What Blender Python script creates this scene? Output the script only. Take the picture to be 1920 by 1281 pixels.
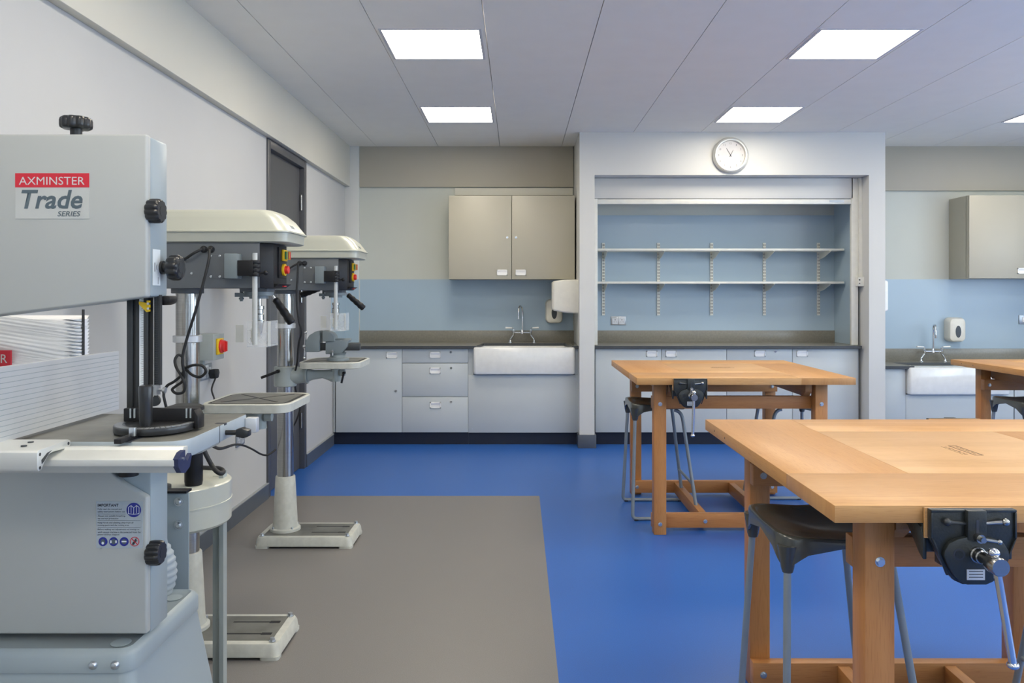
import bpy, bmesh, math, random
from mathutils import Vector, Matrix
R = math.radians
random.seed(7)
for o in list(bpy.data.objects):
    bpy.data.objects.remove(o)
COL = bpy.context.scene.collection
SC = bpy.context.scene

# ------------------------------------------------------------------ camera, exposure, world, big lights
CAMZ = 1.36
FPX = 1500.0
cam = bpy.data.cameras.new('camera')
cam.sensor_fit = 'HORIZONTAL'
cam.sensor_width = 36.0
cam.lens = FPX / 1920 * 36.0
cam.shift_x = -(972 - 960) / 1920
cam.shift_y = -(640.5 - 553) / 1920
cam.clip_start = 0.05
co = bpy.data.objects.new('camera', cam)
COL.objects.link(co)
co.location = (0, 0, CAMZ)
co.rotation_euler = (R(90), 0, 0)
SC.camera = co
SC.view_settings.view_transform = 'Standard'
SC.view_settings.look = 'None'
SC.view_settings.gamma = 1
SC.view_settings.exposure = 0.0
SC.view_settings.use_curve_mapping = False

world = bpy.data.worlds.new('world')
SC.world = world
world.use_nodes = True
world.node_tree.nodes['Background'].inputs[0].default_value = (0.75, 0.87, 1.0, 1)
world.node_tree.nodes['Background'].inputs[1].default_value = 0.6

def area(name, loc, rot, sx, sy, power, color):
    l = bpy.data.lights.new(name, 'AREA')
    l.shape = 'RECTANGLE'; l.size = sx; l.size_y = sy
    l.energy = power; l.color = color
    o = bpy.data.objects.new(name, l); COL.objects.link(o)
    o.location = loc; o.rotation_euler = rot
    return o
DAY = (0.68, 0.84, 1.0)
WIN_R = [(-1.6, 0.2), (0.9, 2.7), (3.4, 5.2)]          # windows along the right wall (y0, y1)
WIN_B = [(-0.9, 1.1), (2.0, 4.0)]                      # windows in the wall behind the camera (x0, x1)
for a, b in WIN_R:
    area('daylight', (6.52, (a + b) / 2, 1.65), (0, R(-108), math.pi), 1.4, b - a - .1, 66, DAY)
for a, b in WIN_B:
    area('daylight', ((a + b) / 2, -2.52, 1.65), (R(105), 0, math.pi), b - a - .1, 1.4, 44, DAY)
LAMP_E = 21.0
LAMP_C = (1.0, 0.90, 0.73)

def at(px, py, Y):
    """metres from a pixel of the photo at depth Y"""
    return Vector(((px - 972) * Y / FPX, Y, CAMZ - (py - 553) * Y / FPX))

# ------------------------------------------------------------------ materials
def new_mat(name):
    m = bpy.data.materials.new(name); m.use_nodes = True
    nt = m.node_tree
    return m, nt, nt.nodes['Principled BSDF']

def mat(name, col, rough=.5, metal=0.0, var=.03, scale=20.0, bump=0.0, bscale=80.0, coat=0.0, emit=None, trans=0.0, alpha=1.0, stretch=None, spec=None, ior=None):
    m, nt, b = new_mat(name)
    N, L = nt.nodes, nt.links
    tc = N.new('ShaderNodeTexCoord')
    src = tc.outputs['Object']
    if stretch:
        mp = N.new('ShaderNodeMapping'); mp.inputs['Scale'].default_value = stretch
        L.new(src, mp.inputs[0]); src = mp.outputs[0]
    no = N.new('ShaderNodeTexNoise'); no.inputs['Scale'].default_value = scale
    no.inputs['Detail'].default_value = 3
    L.new(src, no.inputs['Vector'])
    cr = N.new('ShaderNodeValToRGB')
    c = Vector(col)
    cr.color_ramp.elements[0].position = .3; cr.color_ramp.elements[1].position = .7
    cr.color_ramp.elements[0].color = (*[max(0, k * (1 - var)) for k in c], 1)
    cr.color_ramp.elements[1].color = (*[min(1, k * (1 + var)) for k in c], 1)
    L.new(no.outputs[0], cr.inputs[0]); L.new(cr.outputs[0], b.inputs['Base Color'])
    b.inputs['Roughness'].default_value = rough
    b.inputs['Metallic'].default_value = metal
    b.inputs['Coat Weight'].default_value = coat
    b.inputs['Coat Roughness'].default_value = .12
    b.inputs['Transmission Weight'].default_value = trans
    b.inputs['Alpha'].default_value = alpha
    if spec is not None: b.inputs['Specular IOR Level'].default_value = spec
    if ior: b.inputs['IOR'].default_value = ior
    if emit:
        b.inputs['Emission Color'].default_value = (*emit[0], 1)
        b.inputs['Emission Strength'].default_value = emit[1]
    if bump:
        n2 = N.new('ShaderNodeTexNoise'); n2.inputs['Scale'].default_value = bscale; n2.inputs['Detail'].default_value = 4
        L.new(src, n2.inputs['Vector'])
        bp = N.new('ShaderNodeBump'); bp.inputs['Strength'].default_value = bump; bp.inputs['Distance'].default_value = .002
        L.new(n2.outputs[0], bp.inputs['Height']); L.new(bp.outputs[0], b.inputs['Normal'])
    return m

def wood(name, c0, c1, axis, rough=.42, fig=1.0, stave=.098):
    m, nt, b = new_mat(name); N, L = nt.nodes, nt.links
    tc = N.new('ShaderNodeTexCoord')
    mp = N.new('ShaderNodeMapping')
    s = [14.0, 14.0, 14.0]; s[axis] = 0.9
    mp.inputs['Scale'].default_value = s
    L.new(tc.outputs['Object'], mp.inputs[0])
    no = N.new('ShaderNodeTexNoise'); no.inputs['Scale'].default_value = 1.0 * fig; no.inputs['Detail'].default_value = 4; no.inputs['Distortion'].default_value = .9
    L.new(mp.outputs[0], no.inputs['Vector'])
    cr = N.new('ShaderNodeValToRGB')
    cr.color_ramp.elements[0].position = .3; cr.color_ramp.elements[1].position = .72
    cr.color_ramp.elements[0].color = (*c0, 1); cr.color_ramp.elements[1].color = (*c1, 1)
    L.new(no.outputs[0], cr.inputs[0])
    mp2 = N.new('ShaderNodeMapping')
    s2 = [420.0, 420.0, 420.0]; s2[axis] = 18.0
    mp2.inputs['Scale'].default_value = s2
    L.new(tc.outputs['Object'], mp2.inputs[0])
    fl = N.new('ShaderNodeTexNoise'); fl.inputs['Scale'].default_value = 1.0; fl.inputs['Detail'].default_value = 2
    L.new(mp2.outputs[0], fl.inputs['Vector'])
    cr2 = N.new('ShaderNodeValToRGB')
    cr2.color_ramp.elements[0].position = .32; cr2.color_ramp.elements[1].position = .46
    cr2.color_ramp.elements[0].color = (.82, .76, .70, 1); cr2.color_ramp.elements[1].color = (1, 1, 1, 1)
    L.new(fl.outputs[0], cr2.inputs[0])
    mx = N.new('ShaderNodeMixRGB'); mx.blend_type = 'MULTIPLY'; mx.inputs[0].default_value = .8
    L.new(cr.outputs[0], mx.inputs[1]); L.new(cr2.outputs[0], mx.inputs[2])
    sx_ = N.new('ShaderNodeSeparateXYZ'); L.new(tc.outputs['Object'], sx_.inputs[0])
    dv = N.new('ShaderNodeMath'); dv.operation = 'MULTIPLY'; dv.inputs[1].default_value = 1 / stave
    L.new(sx_.outputs[1 if axis == 0 else 0], dv.inputs[0])
    fl2 = N.new('ShaderNodeMath'); fl2.operation = 'FLOOR'; L.new(dv.outputs[0], fl2.inputs[0])
    wn_ = N.new('ShaderNodeTexWhiteNoise'); wn_.noise_dimensions = '1D'; L.new(fl2.outputs[0], wn_.inputs['W'])
    cr3 = N.new('ShaderNodeValToRGB')
    cr3.color_ramp.elements[0].color = (.90, .87, .82, 1); cr3.color_ramp.elements[1].color = (1.0, 1.0, 1.0, 1)
    L.new(wn_.outputs['Value'], cr3.inputs[0])
    mx2 = N.new('ShaderNodeMixRGB'); mx2.blend_type = 'MULTIPLY'; mx2.inputs[0].default_value = 1
    L.new(mx.outputs[0], mx2.inputs[1]); L.new(cr3.outputs[0], mx2.inputs[2])
    L.new(mx2.outputs[0], b.inputs['Base Color'])
    b.inputs['Roughness'].default_value = rough
    return m

M = {}
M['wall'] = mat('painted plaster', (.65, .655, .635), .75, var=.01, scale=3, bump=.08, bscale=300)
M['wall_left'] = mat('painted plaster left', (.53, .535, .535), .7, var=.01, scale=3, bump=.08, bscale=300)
M['duct'] = mat('beige boxing board', (.68, .66, .58), .6, var=.01, scale=3)
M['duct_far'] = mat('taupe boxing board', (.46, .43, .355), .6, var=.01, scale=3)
M['ceiling'] = mat('ceiling panel', (.90, .885, .82), .9, var=.012, scale=6, bump=.15, bscale=400)
M['ceil_gap'] = mat('ceiling gap', (.10, .10, .11), .9)
M['laminate'] = mat('beige laminate', (.465, .44, .355), .42, var=.012, scale=4)
M['laminate_lo'] = mat('grey laminate', (.55, .59, .60), .42, var=.012, scale=4)
M['backwall'] = mat('beige wall paint', (.58, .605, .555), .6, var=.012, scale=3)
M['splash'] = mat('blue wall panel', (.385, .50, .60), .28, var=.02, scale=2)
M['worktop'] = mat('grey solid worktop', (.225, .215, .18), .26, var=.08, scale=60)
M['worktop_edge'] = mat('dark worktop edge', (.06, .065, .07), .35, var=.08, scale=60)
M['plinth'] = mat('black plinth', (.012, .016, .03), .35)
M['skirting'] = mat('grey skirting vinyl', (.085, .10, .125), .4)
M['skirt_cap'] = mat('skirting cap strip', (.30, .32, .34), .5)
M['door'] = mat('dark grey door paint', (.085, .087, .095), .4, var=.04)
M['floor_blue'] = mat('blue sheet vinyl', (.024, .118, .44), .36, var=.10, scale=260, bump=.06, bscale=350)
M['floor_grey'] = mat('grey sheet vinyl', (.19, .18, .175), .40, var=.16, scale=330, bump=.06, bscale=350)
M['white_plastic'] = mat('white plastic', (.90, .90, .88), .35)
M['cream_plastic'] = mat('cream dispenser plastic', (.78, .76, .68), .3)
M['ceramic'] = mat('white glazed ceramic', (.80, .80, .77), .15, coat=.5)
M['chrome'] = mat('chrome', (.75, .76, .78), .12, 1.0)
M['steel'] = mat('turned steel', (.42, .415, .40), .20, 1.0, var=.08, scale=8, stretch=(1, 1, 40))
M['zinc'] = mat('zinc plated bolt', (.62, .66, .70), .3, 1.0)
M['brushed'] = mat('brushed socket plate', (.42, .44, .46), .38, .8)
M['shelf'] = mat('white painted steel', (.78, .78, .72), .4)
M['black_plastic'] = mat('black plastic', (.012, .012, .014), .42, spec=.3)
M['knob_black'] = mat('black knob plastic', (.02, .021, .023), .28)
M['rubber'] = mat('black rubber', (.015, .016, .018), .6)
M['red'] = mat('red plastic', (.72, .03, .03), .35)
M['red_flat'] = mat('red print', (.62, .02, .04), .45)
M['yellow'] = mat('yellow plastic', (.85, .55, .02), .4)
M['green'] = mat('green plastic', (.05, .25, .12), .4)
M['saw_grey'] = mat('warm grey machine enamel', (.44, .46, .45), .38, var=.01, scale=3)
M['saw_blue'] = mat('pale blue grey machine enamel', (.33, .39, .42), .36, var=.01, scale=3)
M['cast'] = mat('ground cast iron', (.20, .20, .18), .42, .6, var=.25, scale=9, bump=.1, bscale=60)
M['cast_side'] = mat('machine grey casting', (.38, .43, .46), .45)
M['alu'] = mat('anodised aluminium', (.66, .68, .70), .36, .45, var=.02)
M['alu_white'] = mat('satin aluminium extrusion', (.66, .67, .64), .42, .35)
M['navy'] = mat('navy end cap', (.022, .03, .085), .4)
M['drill_cream'] = mat('cream drill enamel', (.50, .51, .44), .3, coat=.2, var=.01)
M['drill_base'] = mat('chipped cream enamel', (.53, .54, .49), .4, var=.08, scale=30)
M['drill_grey'] = mat('slate grey enamel', (.13, .145, .16), .42)
M['drill_light'] = mat('light grey enamel', (.36, .40, .39), .38)
M['acrylic'] = mat('clear acrylic', (.9, .93, .95), .08, alpha=.28, coat=.3)
M['vise_black'] = mat('black cast iron enamel', (.018, .022, .022), .38, bump=.35, bscale=160, coat=.2)
M['vise_grey'] = mat('grey vice casting', (.20, .24, .26), .42)
M['dark_metal'] = mat('dark metal', (.06, .065, .07), .4, .6)
M['seat'] = mat('dark olive grey seat plastic', (.058, .062, .058), .22, coat=.3)
M['tube'] = mat('grey powder coated tube', (.26, .30, .33), .38, .25)
M['bag'] = mat('white crinkled filter cloth', (.93, .93, .94), .6, bump=.6, bscale=26, var=.05, scale=6)
M['clock_rim'] = mat('silver clock rim', (.62, .62, .58), .3, .5)
M['paper'] = mat('white dial paper', (.60, .595, .60), .5)
M['ink'] = mat('dark ink', (.03, .035, .05), .5)
M['ink_grey'] = mat('slate lettering', (.085, .12, .145), .5)
M['sign_blue'] = mat('blue sign print', (.02, .03, .28), .5)
M['sticker'] = mat('clear grey sticker', (.52, .54, .53), .35)
M['sticker_dark'] = mat('grey notice sticker', (.42, .48, .53), .4)
M['sticker_white'] = mat('pale notice sticker', (.72, .77, .80), .4)
M['brand'] = mat('burnt mark', (.13, .06, .025), .6)
M['diffuser'] = mat('lit diffuser', (.9, .9, .9), .5, emit=(LAMP_C, LAMP_E))
M['lamp_frame'] = mat('lamp frame', (.62, .62, .64), .5)
M['glass'] = mat('window glass', (.9, .95, 1), .02, alpha=.15)
WL0, WL1 = (.53, .275, .092), (.67, .385, .155)
M['woodX'] = wood('beech grain across', WL0, WL1, 0)
M['woodY'] = wood('beech grain deep', (.53, .265, .085), (.61, .33, .125), 1)
M['woodP'] = wood('beech panel', (.58, .335, .135), (.67, .41, .185), 0, fig=.7)
M['woodE'] = wood('beech end grain', (.50, .25, .085), (.60, .32, .12), 2)
M['woodLeg'] = wood('beech leg', (.47, .19, .055), (.60, .28, .09), 2)
M['woodRX'] = wood('beech rail', (.44, .18, .055), (.56, .26, .085), 0)
M['woodRY'] = wood('beech stretcher', (.47, .20, .06), (.58, .28, .095), 1)

# ------------------------------------------------------------------ mesh builder
class MB:
    def __init__(s):
        s.v = []; s.f = []; s.m = []; s.cur = 0
    def add(s, vs, fs, m=None):
        b = len(s.v); s.v += [tuple(v) for v in vs]
        for f in fs:
            s.f.append([b + i for i in f]); s.m.append(s.cur if m is None else m)
        return s
    def box(s, x0, x1, y0, y1, z0, z1, m=None):
        x0, x1 = sorted((x0, x1)); y0, y1 = sorted((y0, y1)); z0, z1 = sorted((z0, z1))
        vs = [(x0, y0, z0), (x1, y0, z0), (x1, y1, z0), (x0, y1, z0), (x0, y0, z1), (x1, y0, z1), (x1, y1, z1), (x0, y1, z1)]
        return s.add(vs, [(0, 3, 2, 1), (4, 5, 6, 7), (0, 1, 5, 4), (1, 2, 6, 5), (2, 3, 7, 6), (3, 0, 4, 7)], m)
    def prism(s, poly, axis, a, b, m=None):
        def P(p, t):
            return {'x': (t, p[0], p[1]), 'y': (p[0], t, p[1]), 'z': (p[0], p[1], t)}[axis]
        n = len(poly)
        vs = [P(p, a) for p in poly] + [P(p, b) for p in poly]
        fs = [tuple(range(n)), tuple(range(2 * n - 1, n - 1, -1))]
        fs += [(i, (i + 1) % n, n + (i + 1) % n, n + i) for i in range(n)]
        return s.add(vs, fs, m)
    def loft(s, rings, cap=True, closed=True, m=None):
        n = len(rings[0]); vs = [p for r in rings for p in r]; fs = []
        for k in range(len(rings) - 1):
            for i in range(n if closed else n - 1):
                j = (i + 1) % n
                fs.append((k * n + i, k * n + j, (k + 1) * n + j, (k + 1) * n + i))
        if cap:
            fs.append(tuple(range(n - 1, -1, -1))); fs.append(tuple((len(rings) - 1) * n + i for i in range(n)))
        return s.add(vs, fs, m)
    def cyl(s, p0, p1, r0, r1=None, n=24, m=None, flute=0, fd=.1):
        p0, p1 = Vector(p0), Vector(p1); r1 = r0 if r1 is None else r1
        d = (p1 - p0).normalized()
        u = d.orthogonal().normalized(); w = d.cross(u)
        def ring(c, r):
            o = []
            for i in range(n):
                a = 2 * math.pi * i / n
                rr = r * (1 - fd * (0.5 + 0.5 * math.cos(flute * a))) if flute else r
                o.append(c + (u * math.cos(a) + w * math.sin(a)) * rr)
            return o
        return s.loft([ring(p0, r0), ring(p1, r1)], m=m)
    def lathe(s, prof, p0, d, n=24, m=None):
        """prof: (radius, height) along d from p0"""
        p0 = Vector(p0); d = Vector(d).normalized(); u = d.orthogonal().normalized(); w = d.cross(u)
        rings = []
        for r, h in prof:
            r = max(r, 1e-4)
            rings.append([p0 + d * h + (u * math.cos(2 * math.pi * i / n) + w * math.sin(2 * math.pi * i / n)) * r for i in range(n)])
        return s.loft(rings, m=m)
    def tube(s, pts, r, n=10, smooth=0, m=None, radii=None):
        pts = [Vector(p) for p in pts]
        if smooth:
            pts = spline(pts, smooth)
        prev = None; rings = []
        for i, p in enumerate(pts):
            t = (pts[min(i + 1, len(pts) - 1)] - pts[max(i - 1, 0)]).normalized()
            if prev is None:
                u = t.orthogonal().normalized()
            else:
                u = (prev - t * prev.dot(t)).normalized()
            prev = u; w = t.cross(u)
            rr = radii[i] if radii else r
            rings.append([p + (u * math.cos(2 * math.pi * k / n) + w * math.sin(2 * math.pi * k / n)) * rr for k in range(n)])
        return s.loft(rings, m=m)
    def sphere(s, c, r, n=16, m=None, sz=1.0):
        prof = [(r * math.sin(math.pi * k / 10), -r * sz * math.cos(math.pi * k / 10)) for k in range(11)]
        return s.lathe(prof, c, (0, 0, 1), n, m)
    def build(s, name, mats, parent=None, bevel=0.0, seg=2, angle=32):
        off = Vector((0, 0, 0)); p = parent
        while p is not None:
            off += Vector(p.location); p = p.parent
        me = bpy.data.meshes.new(name)
        me.from_pydata([(v[0] - off.x, v[1] - off.y, v[2] - off.z) for v in s.v], [], s.f)
        if not isinstance(mats, (list, tuple)): mats = [mats]
        for k in mats: me.materials.append(M[k])
        me.polygons.foreach_set('material_index', s.m)
        bm = bmesh.new(); bm.from_mesh(me)
        bmesh.ops.recalc_face_normals(bm, faces=bm.faces)
        if bevel:
            es = [e for e in bm.edges if len(e.link_faces) == 2 and e.calc_face_angle(0) > R(35)]
            bmesh.ops.bevel(bm, geom=es, offset=bevel, segments=seg, profile=.5, affect='EDGES', clamp_overlap=True)
        bm.to_mesh(me); bm.free()
        me.polygons.foreach_set('use_smooth', [True] * len(me.polygons))
        me.set_sharp_from_angle(angle=R(angle))
        me.update()
        o = bpy.data.objects.new(name, me); COL.objects.link(o)
        if parent is not None: o.parent = parent
        return o

def spline(pts, k):
    out = []
    P = [pts[0]] + list(pts) + [pts[-1]]
    for i in range(1, len(P) - 2):
        a, b, c, d = P[i - 1], P[i], P[i + 1], P[i + 2]
        for j in range(k):
            t = j / k
            out.append(.5 * ((2 * b) + (-a + c) * t + (2 * a - 5 * b + 4 * c - d) * t * t + (-a + 3 * b - 3 * c + d) * t ** 3))
    out.append(P[-2])
    return out

def rrect(x0, x1, y0, y1, r, n=6):
    """rounded rectangle, counter-clockwise 2D points"""
    pts = []
    for cx, cy, a0 in ((x1 - r, y1 - r, 0), (x0 + r, y1 - r, 90), (x0 + r, y0 + r, 180), (x1 - r, y0 + r, 270)):
        for k in range(n + 1):
            a = R(a0 + 90 * k / n)
            pts.append((cx + r * math.cos(a), cy + r * math.sin(a)))
    return pts

def tag(o, label=None, cat=None, group=None, kind=None):
    if label: o['label'] = label
    if cat: o['category'] = cat
    if group: o['group'] = group
    if kind: o['kind'] = kind
    return o
def thing(name, label, cat, loc, group=None):
    o = bpy.data.objects.new(name, None); COL.objects.link(o)
    o.location = loc; o.empty_display_size = .1
    return tag(o, label, cat, group)
def children(o): return [c for c in bpy.data.objects if c.parent == o]
def copy_tree(o, parent=None):
    c = o.copy(); COL.objects.link(c)
    if parent is not None: c.parent = parent
    for ch in children(o): copy_tree(ch, c)
    return c
def struct(o): o['kind'] = 'structure'; return o
def text(name, body, width, pos, facing, m, parent, height=None, shear=0, align='LEFT', bold=0.0, extr=.0004):
    """flat lettering as mesh; pos = lower left corner in world space"""
    cu = bpy.data.curves.new('t', 'FONT'); cu.body = body; cu.size = 1; cu.shear = shear
    cu.offset = bold; cu.extrude = 0.0; cu.resolution_u = 3
    to = bpy.data.objects.new('t', cu); COL.objects.link(to)
    bpy.context.view_layer.update()
    dg = bpy.context.evaluated_depsgraph_get()
    me = bpy.data.meshes.new_from_object(to.evaluated_get(dg))
    bpy.data.objects.remove(to)
    me.name = name
    xs = [v.co.x for v in me.vertices]; ys = [v.co.y for v in me.vertices]
    x0, x1, y0, y1 = min(xs), max(xs), min(ys), max(ys)
    sx = width / (x1 - x0); sy = sx if height is None else height / (y1 - y0)
    off = Vector((0, 0, 0)); p = parent
    while p is not None: off += Vector(p.location); p = p.parent
    for v in me.vertices:
        a, b = (v.co.x - x0) * sx, (v.co.y - y0) * sy
        if facing == '-y': w = Vector((pos[0] + a, pos[1], pos[2] + b))
        elif facing == '+x': w = Vector((pos[0], pos[1] + a, pos[2] + b))
        else: w = Vector((pos[0] + a, pos[1] + b, pos[2]))
        v.co = w - off
    me.materials.clear(); me.materials.append(M[m])
    o = bpy.data.objects.new(name, me); COL.objects.link(o); o.parent = parent
    return o

# ------------------------------------------------------------------ SETTING
XL, XLB, YB, ZC = -1.684, -1.637, 7.82, 2.805
XR, YF = 6.6, -2.6

fb = MB()
fb.box(XL - .1, .142, YF - .1, 5.41, -.1, 0, 1)
fb.box(.142, XR + .1, YF - .1, 5.41, -.1, 0, 0)
fb.box(XL - .1, XR + .1, 5.41, YB + .1, -.1, 0, 0)
struct(fb.build('floor', ['floor_blue', 'floor_grey']))
c = MB()
xs = [.42 + .6 * k for k in range(-3, 11)]
ed = [XLB - .2] + xs + [XR + .1]
lights = [(-.482, y) for y in (-.78, 1.02, 2.82, 4.62, 6.415)] + [(1.918, y) for y in (-.78, 1.02, 2.82, 4.62, 6.415)] + [(4.318, y) for y in (-.78, 1.02, 2.82, 4.62, 6.415)]
for a, b in zip(ed[:-1], ed[1:]):
    ys = sorted(y for x, y in lights if a < x < b)
    g = .0022
    if not ys:
        c.box(a + g, b - g, YF - .1, YB + .1, ZC, ZC + .02)
    else:
        y0 = YF - .1
        lx = [x for x, y in lights if a < x < b][0]
        for y in ys:
            c.box(a + g, b - g, y0, y - .28, ZC, ZC + .02)
            c.box(a + g, lx - .28, y - .28, y + .28, ZC, ZC + .02)
            c.box(lx + .28, b - g, y - .28, y + .28, ZC, ZC + .02)
            y0 = y + .28
        c.box(a + g, b - g, y0, YB + .1, ZC, ZC + .02)
c.box(XL - .1, XR + .1, YF - .1, YB + .1, ZC + .12, ZC + .14, 1)
struct(c.build('ceiling', ['ceiling', 'ceil_gap']))

# left wall with door opening (y 5.36..6.30, up to 2.40)
DY0, DY1, DZ = 5.345, 6.315, 2.41
w = MB()
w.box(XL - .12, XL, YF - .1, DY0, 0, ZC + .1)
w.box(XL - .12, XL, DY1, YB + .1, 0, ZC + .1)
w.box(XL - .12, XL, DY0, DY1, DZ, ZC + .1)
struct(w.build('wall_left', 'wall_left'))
struct(MB().box(XL, XLB, YF, YB - .02, 2.412, ZC).build('trim_1', 'duct', bevel=.003))
dr = bpy.data.objects.new('door_1', None); COL.objects.link(dr); dr.location = (XL, (DY0 + DY1) / 2, 0); struct(dr)
d = MB()
d.box(XL - .1, XL + .012, DY0, DY0 + .06, 0, DZ)
d.box(XL - .1, XL + .012, DY1 - .06, DY1, 0, DZ)
d.box(XL - .1, XL + .012, DY0 + .06, DY1 - .06, DZ - .06, DZ)
d.build('door_frame', 'door', dr, bevel=.003)
d = MB().box(XL - .065, XL - .028, DY0 + .062, DY1 - .062, .006, DZ - .062)
d.build('door_leaf', 'door', dr)
for z in (.38, 1.36, 2.08):
    h = MB(); h.cyl((XL - .012, DY1 - .066, z - .06), (XL - .012, DY1 - .066, z + .06), .009, n=12)
    h.build('hinge', 'steel', dr)
h = MB(); h.cyl((XL - .028, DY0 + .12, 1.02), (XL + .03, DY0 + .12, 1.02), .01); h.cyl((XL + .025, DY0 + .12, 1.02), (XL + .025, DY0 + .24, 1.02), .009)
h.build('door_handle', 'steel', dr)
# skirting left
def skirt_left(name, y0, y1):
    s = MB().box(XL, XL + .016, y0, y1, 0, .098); s.cur = 1; s.box(XL, XL + .019, y0, y1, .098, .104)
    struct(s.build(name, ['skirting', 'skirt_cap']))
skirt_left('baseboard_left', YF, DY0); skirt_left('baseboard_left', DY1, 7.24)
# far wall
struct(MB().box(XL - .1, XR + .1, YB, YB + .12, 0, ZC + .1).build('wall_far', 'backwall'))
struct(MB().box(-1.548, .535, YB - .035, YB, 2.41, ZC).build('trim_2', 'duct_far', bevel=.002))
struct(MB().box(3.26, XR, YB - .035, YB, 2.375, ZC).build('trim_3', 'duct_far', bevel=.002))
struct(MB().box(XLB - .06, -1.548, YB - .055, YB, 0, ZC).build('trim_4', 'wall', bevel=.002))
struct(MB().box(-.62, .53, YB - .03, YB, 2.33, 2.40).build('trim_5', 'duct', bevel=.002))
# blue splashbacks
s = MB(); s.box(-1.548, .535, YB - .006, YB, .88, 1.511); s.box(XL, -1.548, YB - .061, YB - .055, .88, 1.511); s.box(XL, XL + .006, 7.19, YB - .06, .88, 1.511)
struct(s.build('trim_6', 'splash'))
struct(MB().box(3.26, XR, YB - .006, YB, .7, 1.512).build('trim_7', 'splash'))
s = MB(); s.box(.68, 3.085, YB - .006, YB, .88, 2.137); s.box(3.085, 3.10, 7.31, YB, .88, 2.29)
struct(s.build('trim_8', 'splash'))
# boxed-out recess surround
PX0, PX1, PY = .543, 3.256, 7.10
OX0, OX1, OZ = .676, 3.112, 2.424
s = MB()
s.box(PX0, OX0, PY, YB, 0, ZC + .02)
s.box(OX1, PX1, PY, YB, 0, ZC + .02)
s.box(OX0, OX1, PY, 7.29, OZ, ZC + .02)
s.box(OX0, OX1, 7.29, YB, 2.30, ZC + .02)
struct(s.build('wall_recess', 'wall'))
s = MB()
s.box(PX0 - .014, OX0 + .014, PY - .014, 7.28, 0, .118); s.box(OX1 - .014, PX1 + .014, PY - .014, 7.28, 0, .118)
struct(s.build('baseboard_recess', 'skirting', bevel=.002))
# roller shutter housing and guides
sh = thing('roller_shutter', 'white raised roller shutter in its housing across the top of the blue shelf recess', 'roller shutter', (1.89, 7.27, 0))
MB().box(OX0 + .002, OX1 - .075, 7.262, 7.289, 2.235, 2.420).build('fascia', 'wall', sh, bevel=.002)
MB().box(OX0 + .045, OX1 - .09, 7.262, 7.30, 2.185, 2.229).build('bottom_bar', 'shelf', sh, bevel=.003)
b_ = MB(); b_.box(2.825, 2.955, 7.2595, 7.262, 2.199, 2.221)
b_.build('maker_plate', 'brushed', sh)
MB().box(OX0 + .002, OX0 + .043, 7.262, 7.30, .905, 2.233).build('guide_rail', 'shelf', sh, bevel=.002)
MB().box(OX1 - .088, OX1 - .028, 7.262, 7.30, .905, 2.420).build('guide_rail', 'shelf', sh, bevel=.002)
ks = thing('key_switch', 'small beige key switch box on the right guide of the shelf recess', 'switch', (3.09, 7.22, 1.5))
MB().box(3.058, 3.112, 7.20, 7.262, 1.438, 1.52).build('switch_box', 'shelf', ks, bevel=.002)
k = MB(); k.cyl((3.07, 7.2, 1.495), (3.07, 7.196, 1.495), .007, n=12); k.build('key_barrel', 'dark_metal', ks)
MB().cyl((3.07, 7.2, 1.462), (3.07, 7.196, 1.462), .005, n=12).build('indicator', 'dark_metal', ks)
tag(MB().box(3.084, 3.111, 7.235, 7.262, 1.522, 2.421).build('conduit', 'shelf'), 'white plastic conduit running down the reveal to the key switch box', 'conduit')

# walls not in view, with the windows the daylight comes through
def win_wall(name, horiz, fixed, thick, spans, lo, hi):
    m = MB(); z0, z1 = .9, 2.4
    def bx(a, b, c0, c1):
        if horiz: m.box(a, b, fixed, fixed + thick, c0, c1)
        else: m.box(fixed, fixed + thick, a, b, c0, c1)
    bx(lo, hi, 0, z0); bx(lo, hi, z1, ZC + .1)
    p = lo
    for a, b in spans: bx(p, a, z0, z1); p = b
    bx(p, hi, z0, z1)
    struct(m.build(name, 'wall'))
win_wall('wall_right', False, XR, .12, WIN_R, YF - .1, YB + .1)
win_wall('wall_near', True, YF - .12, .12, WIN_B, XL - .1, XR + .1)
wn = 1
for a, b in WIN_R:
    f = MB(); X = XR + .03
    for y in (a, (a + b) / 2 - .02, b - .04): f.box(X, X + .05, y, y + .04, .9, 2.4)
    f.box(X, X + .05, a, b, .9, .94); f.box(X, X + .05, a, b, 2.36, 2.4)
    wo = struct(f.build('window_%d' % wn, 'white_plastic')); wn += 1
    MB().box(X + .02, X + .026, a + .04, b - .04, .94, 2.36).build('pane', 'glass', wo)
for a, b in WIN_B:
    f = MB(); Yw = YF - .08
    for x in (a, (a + b) / 2 - .02, b - .04): f.box(x, x + .04, Yw, Yw + .05, .9, 2.4)
    f.box(a, b, Yw, Yw + .05, .9, .94); f.box(a, b, Yw, Yw + .05, 2.36, 2.4)
    wo = struct(f.build('window_%d' % wn, 'white_plastic')); wn += 1
    MB().box(a + .04, b - .04, Yw + .02, Yw + .026, .94, 2.36).build('pane', 'glass', wo)

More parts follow.
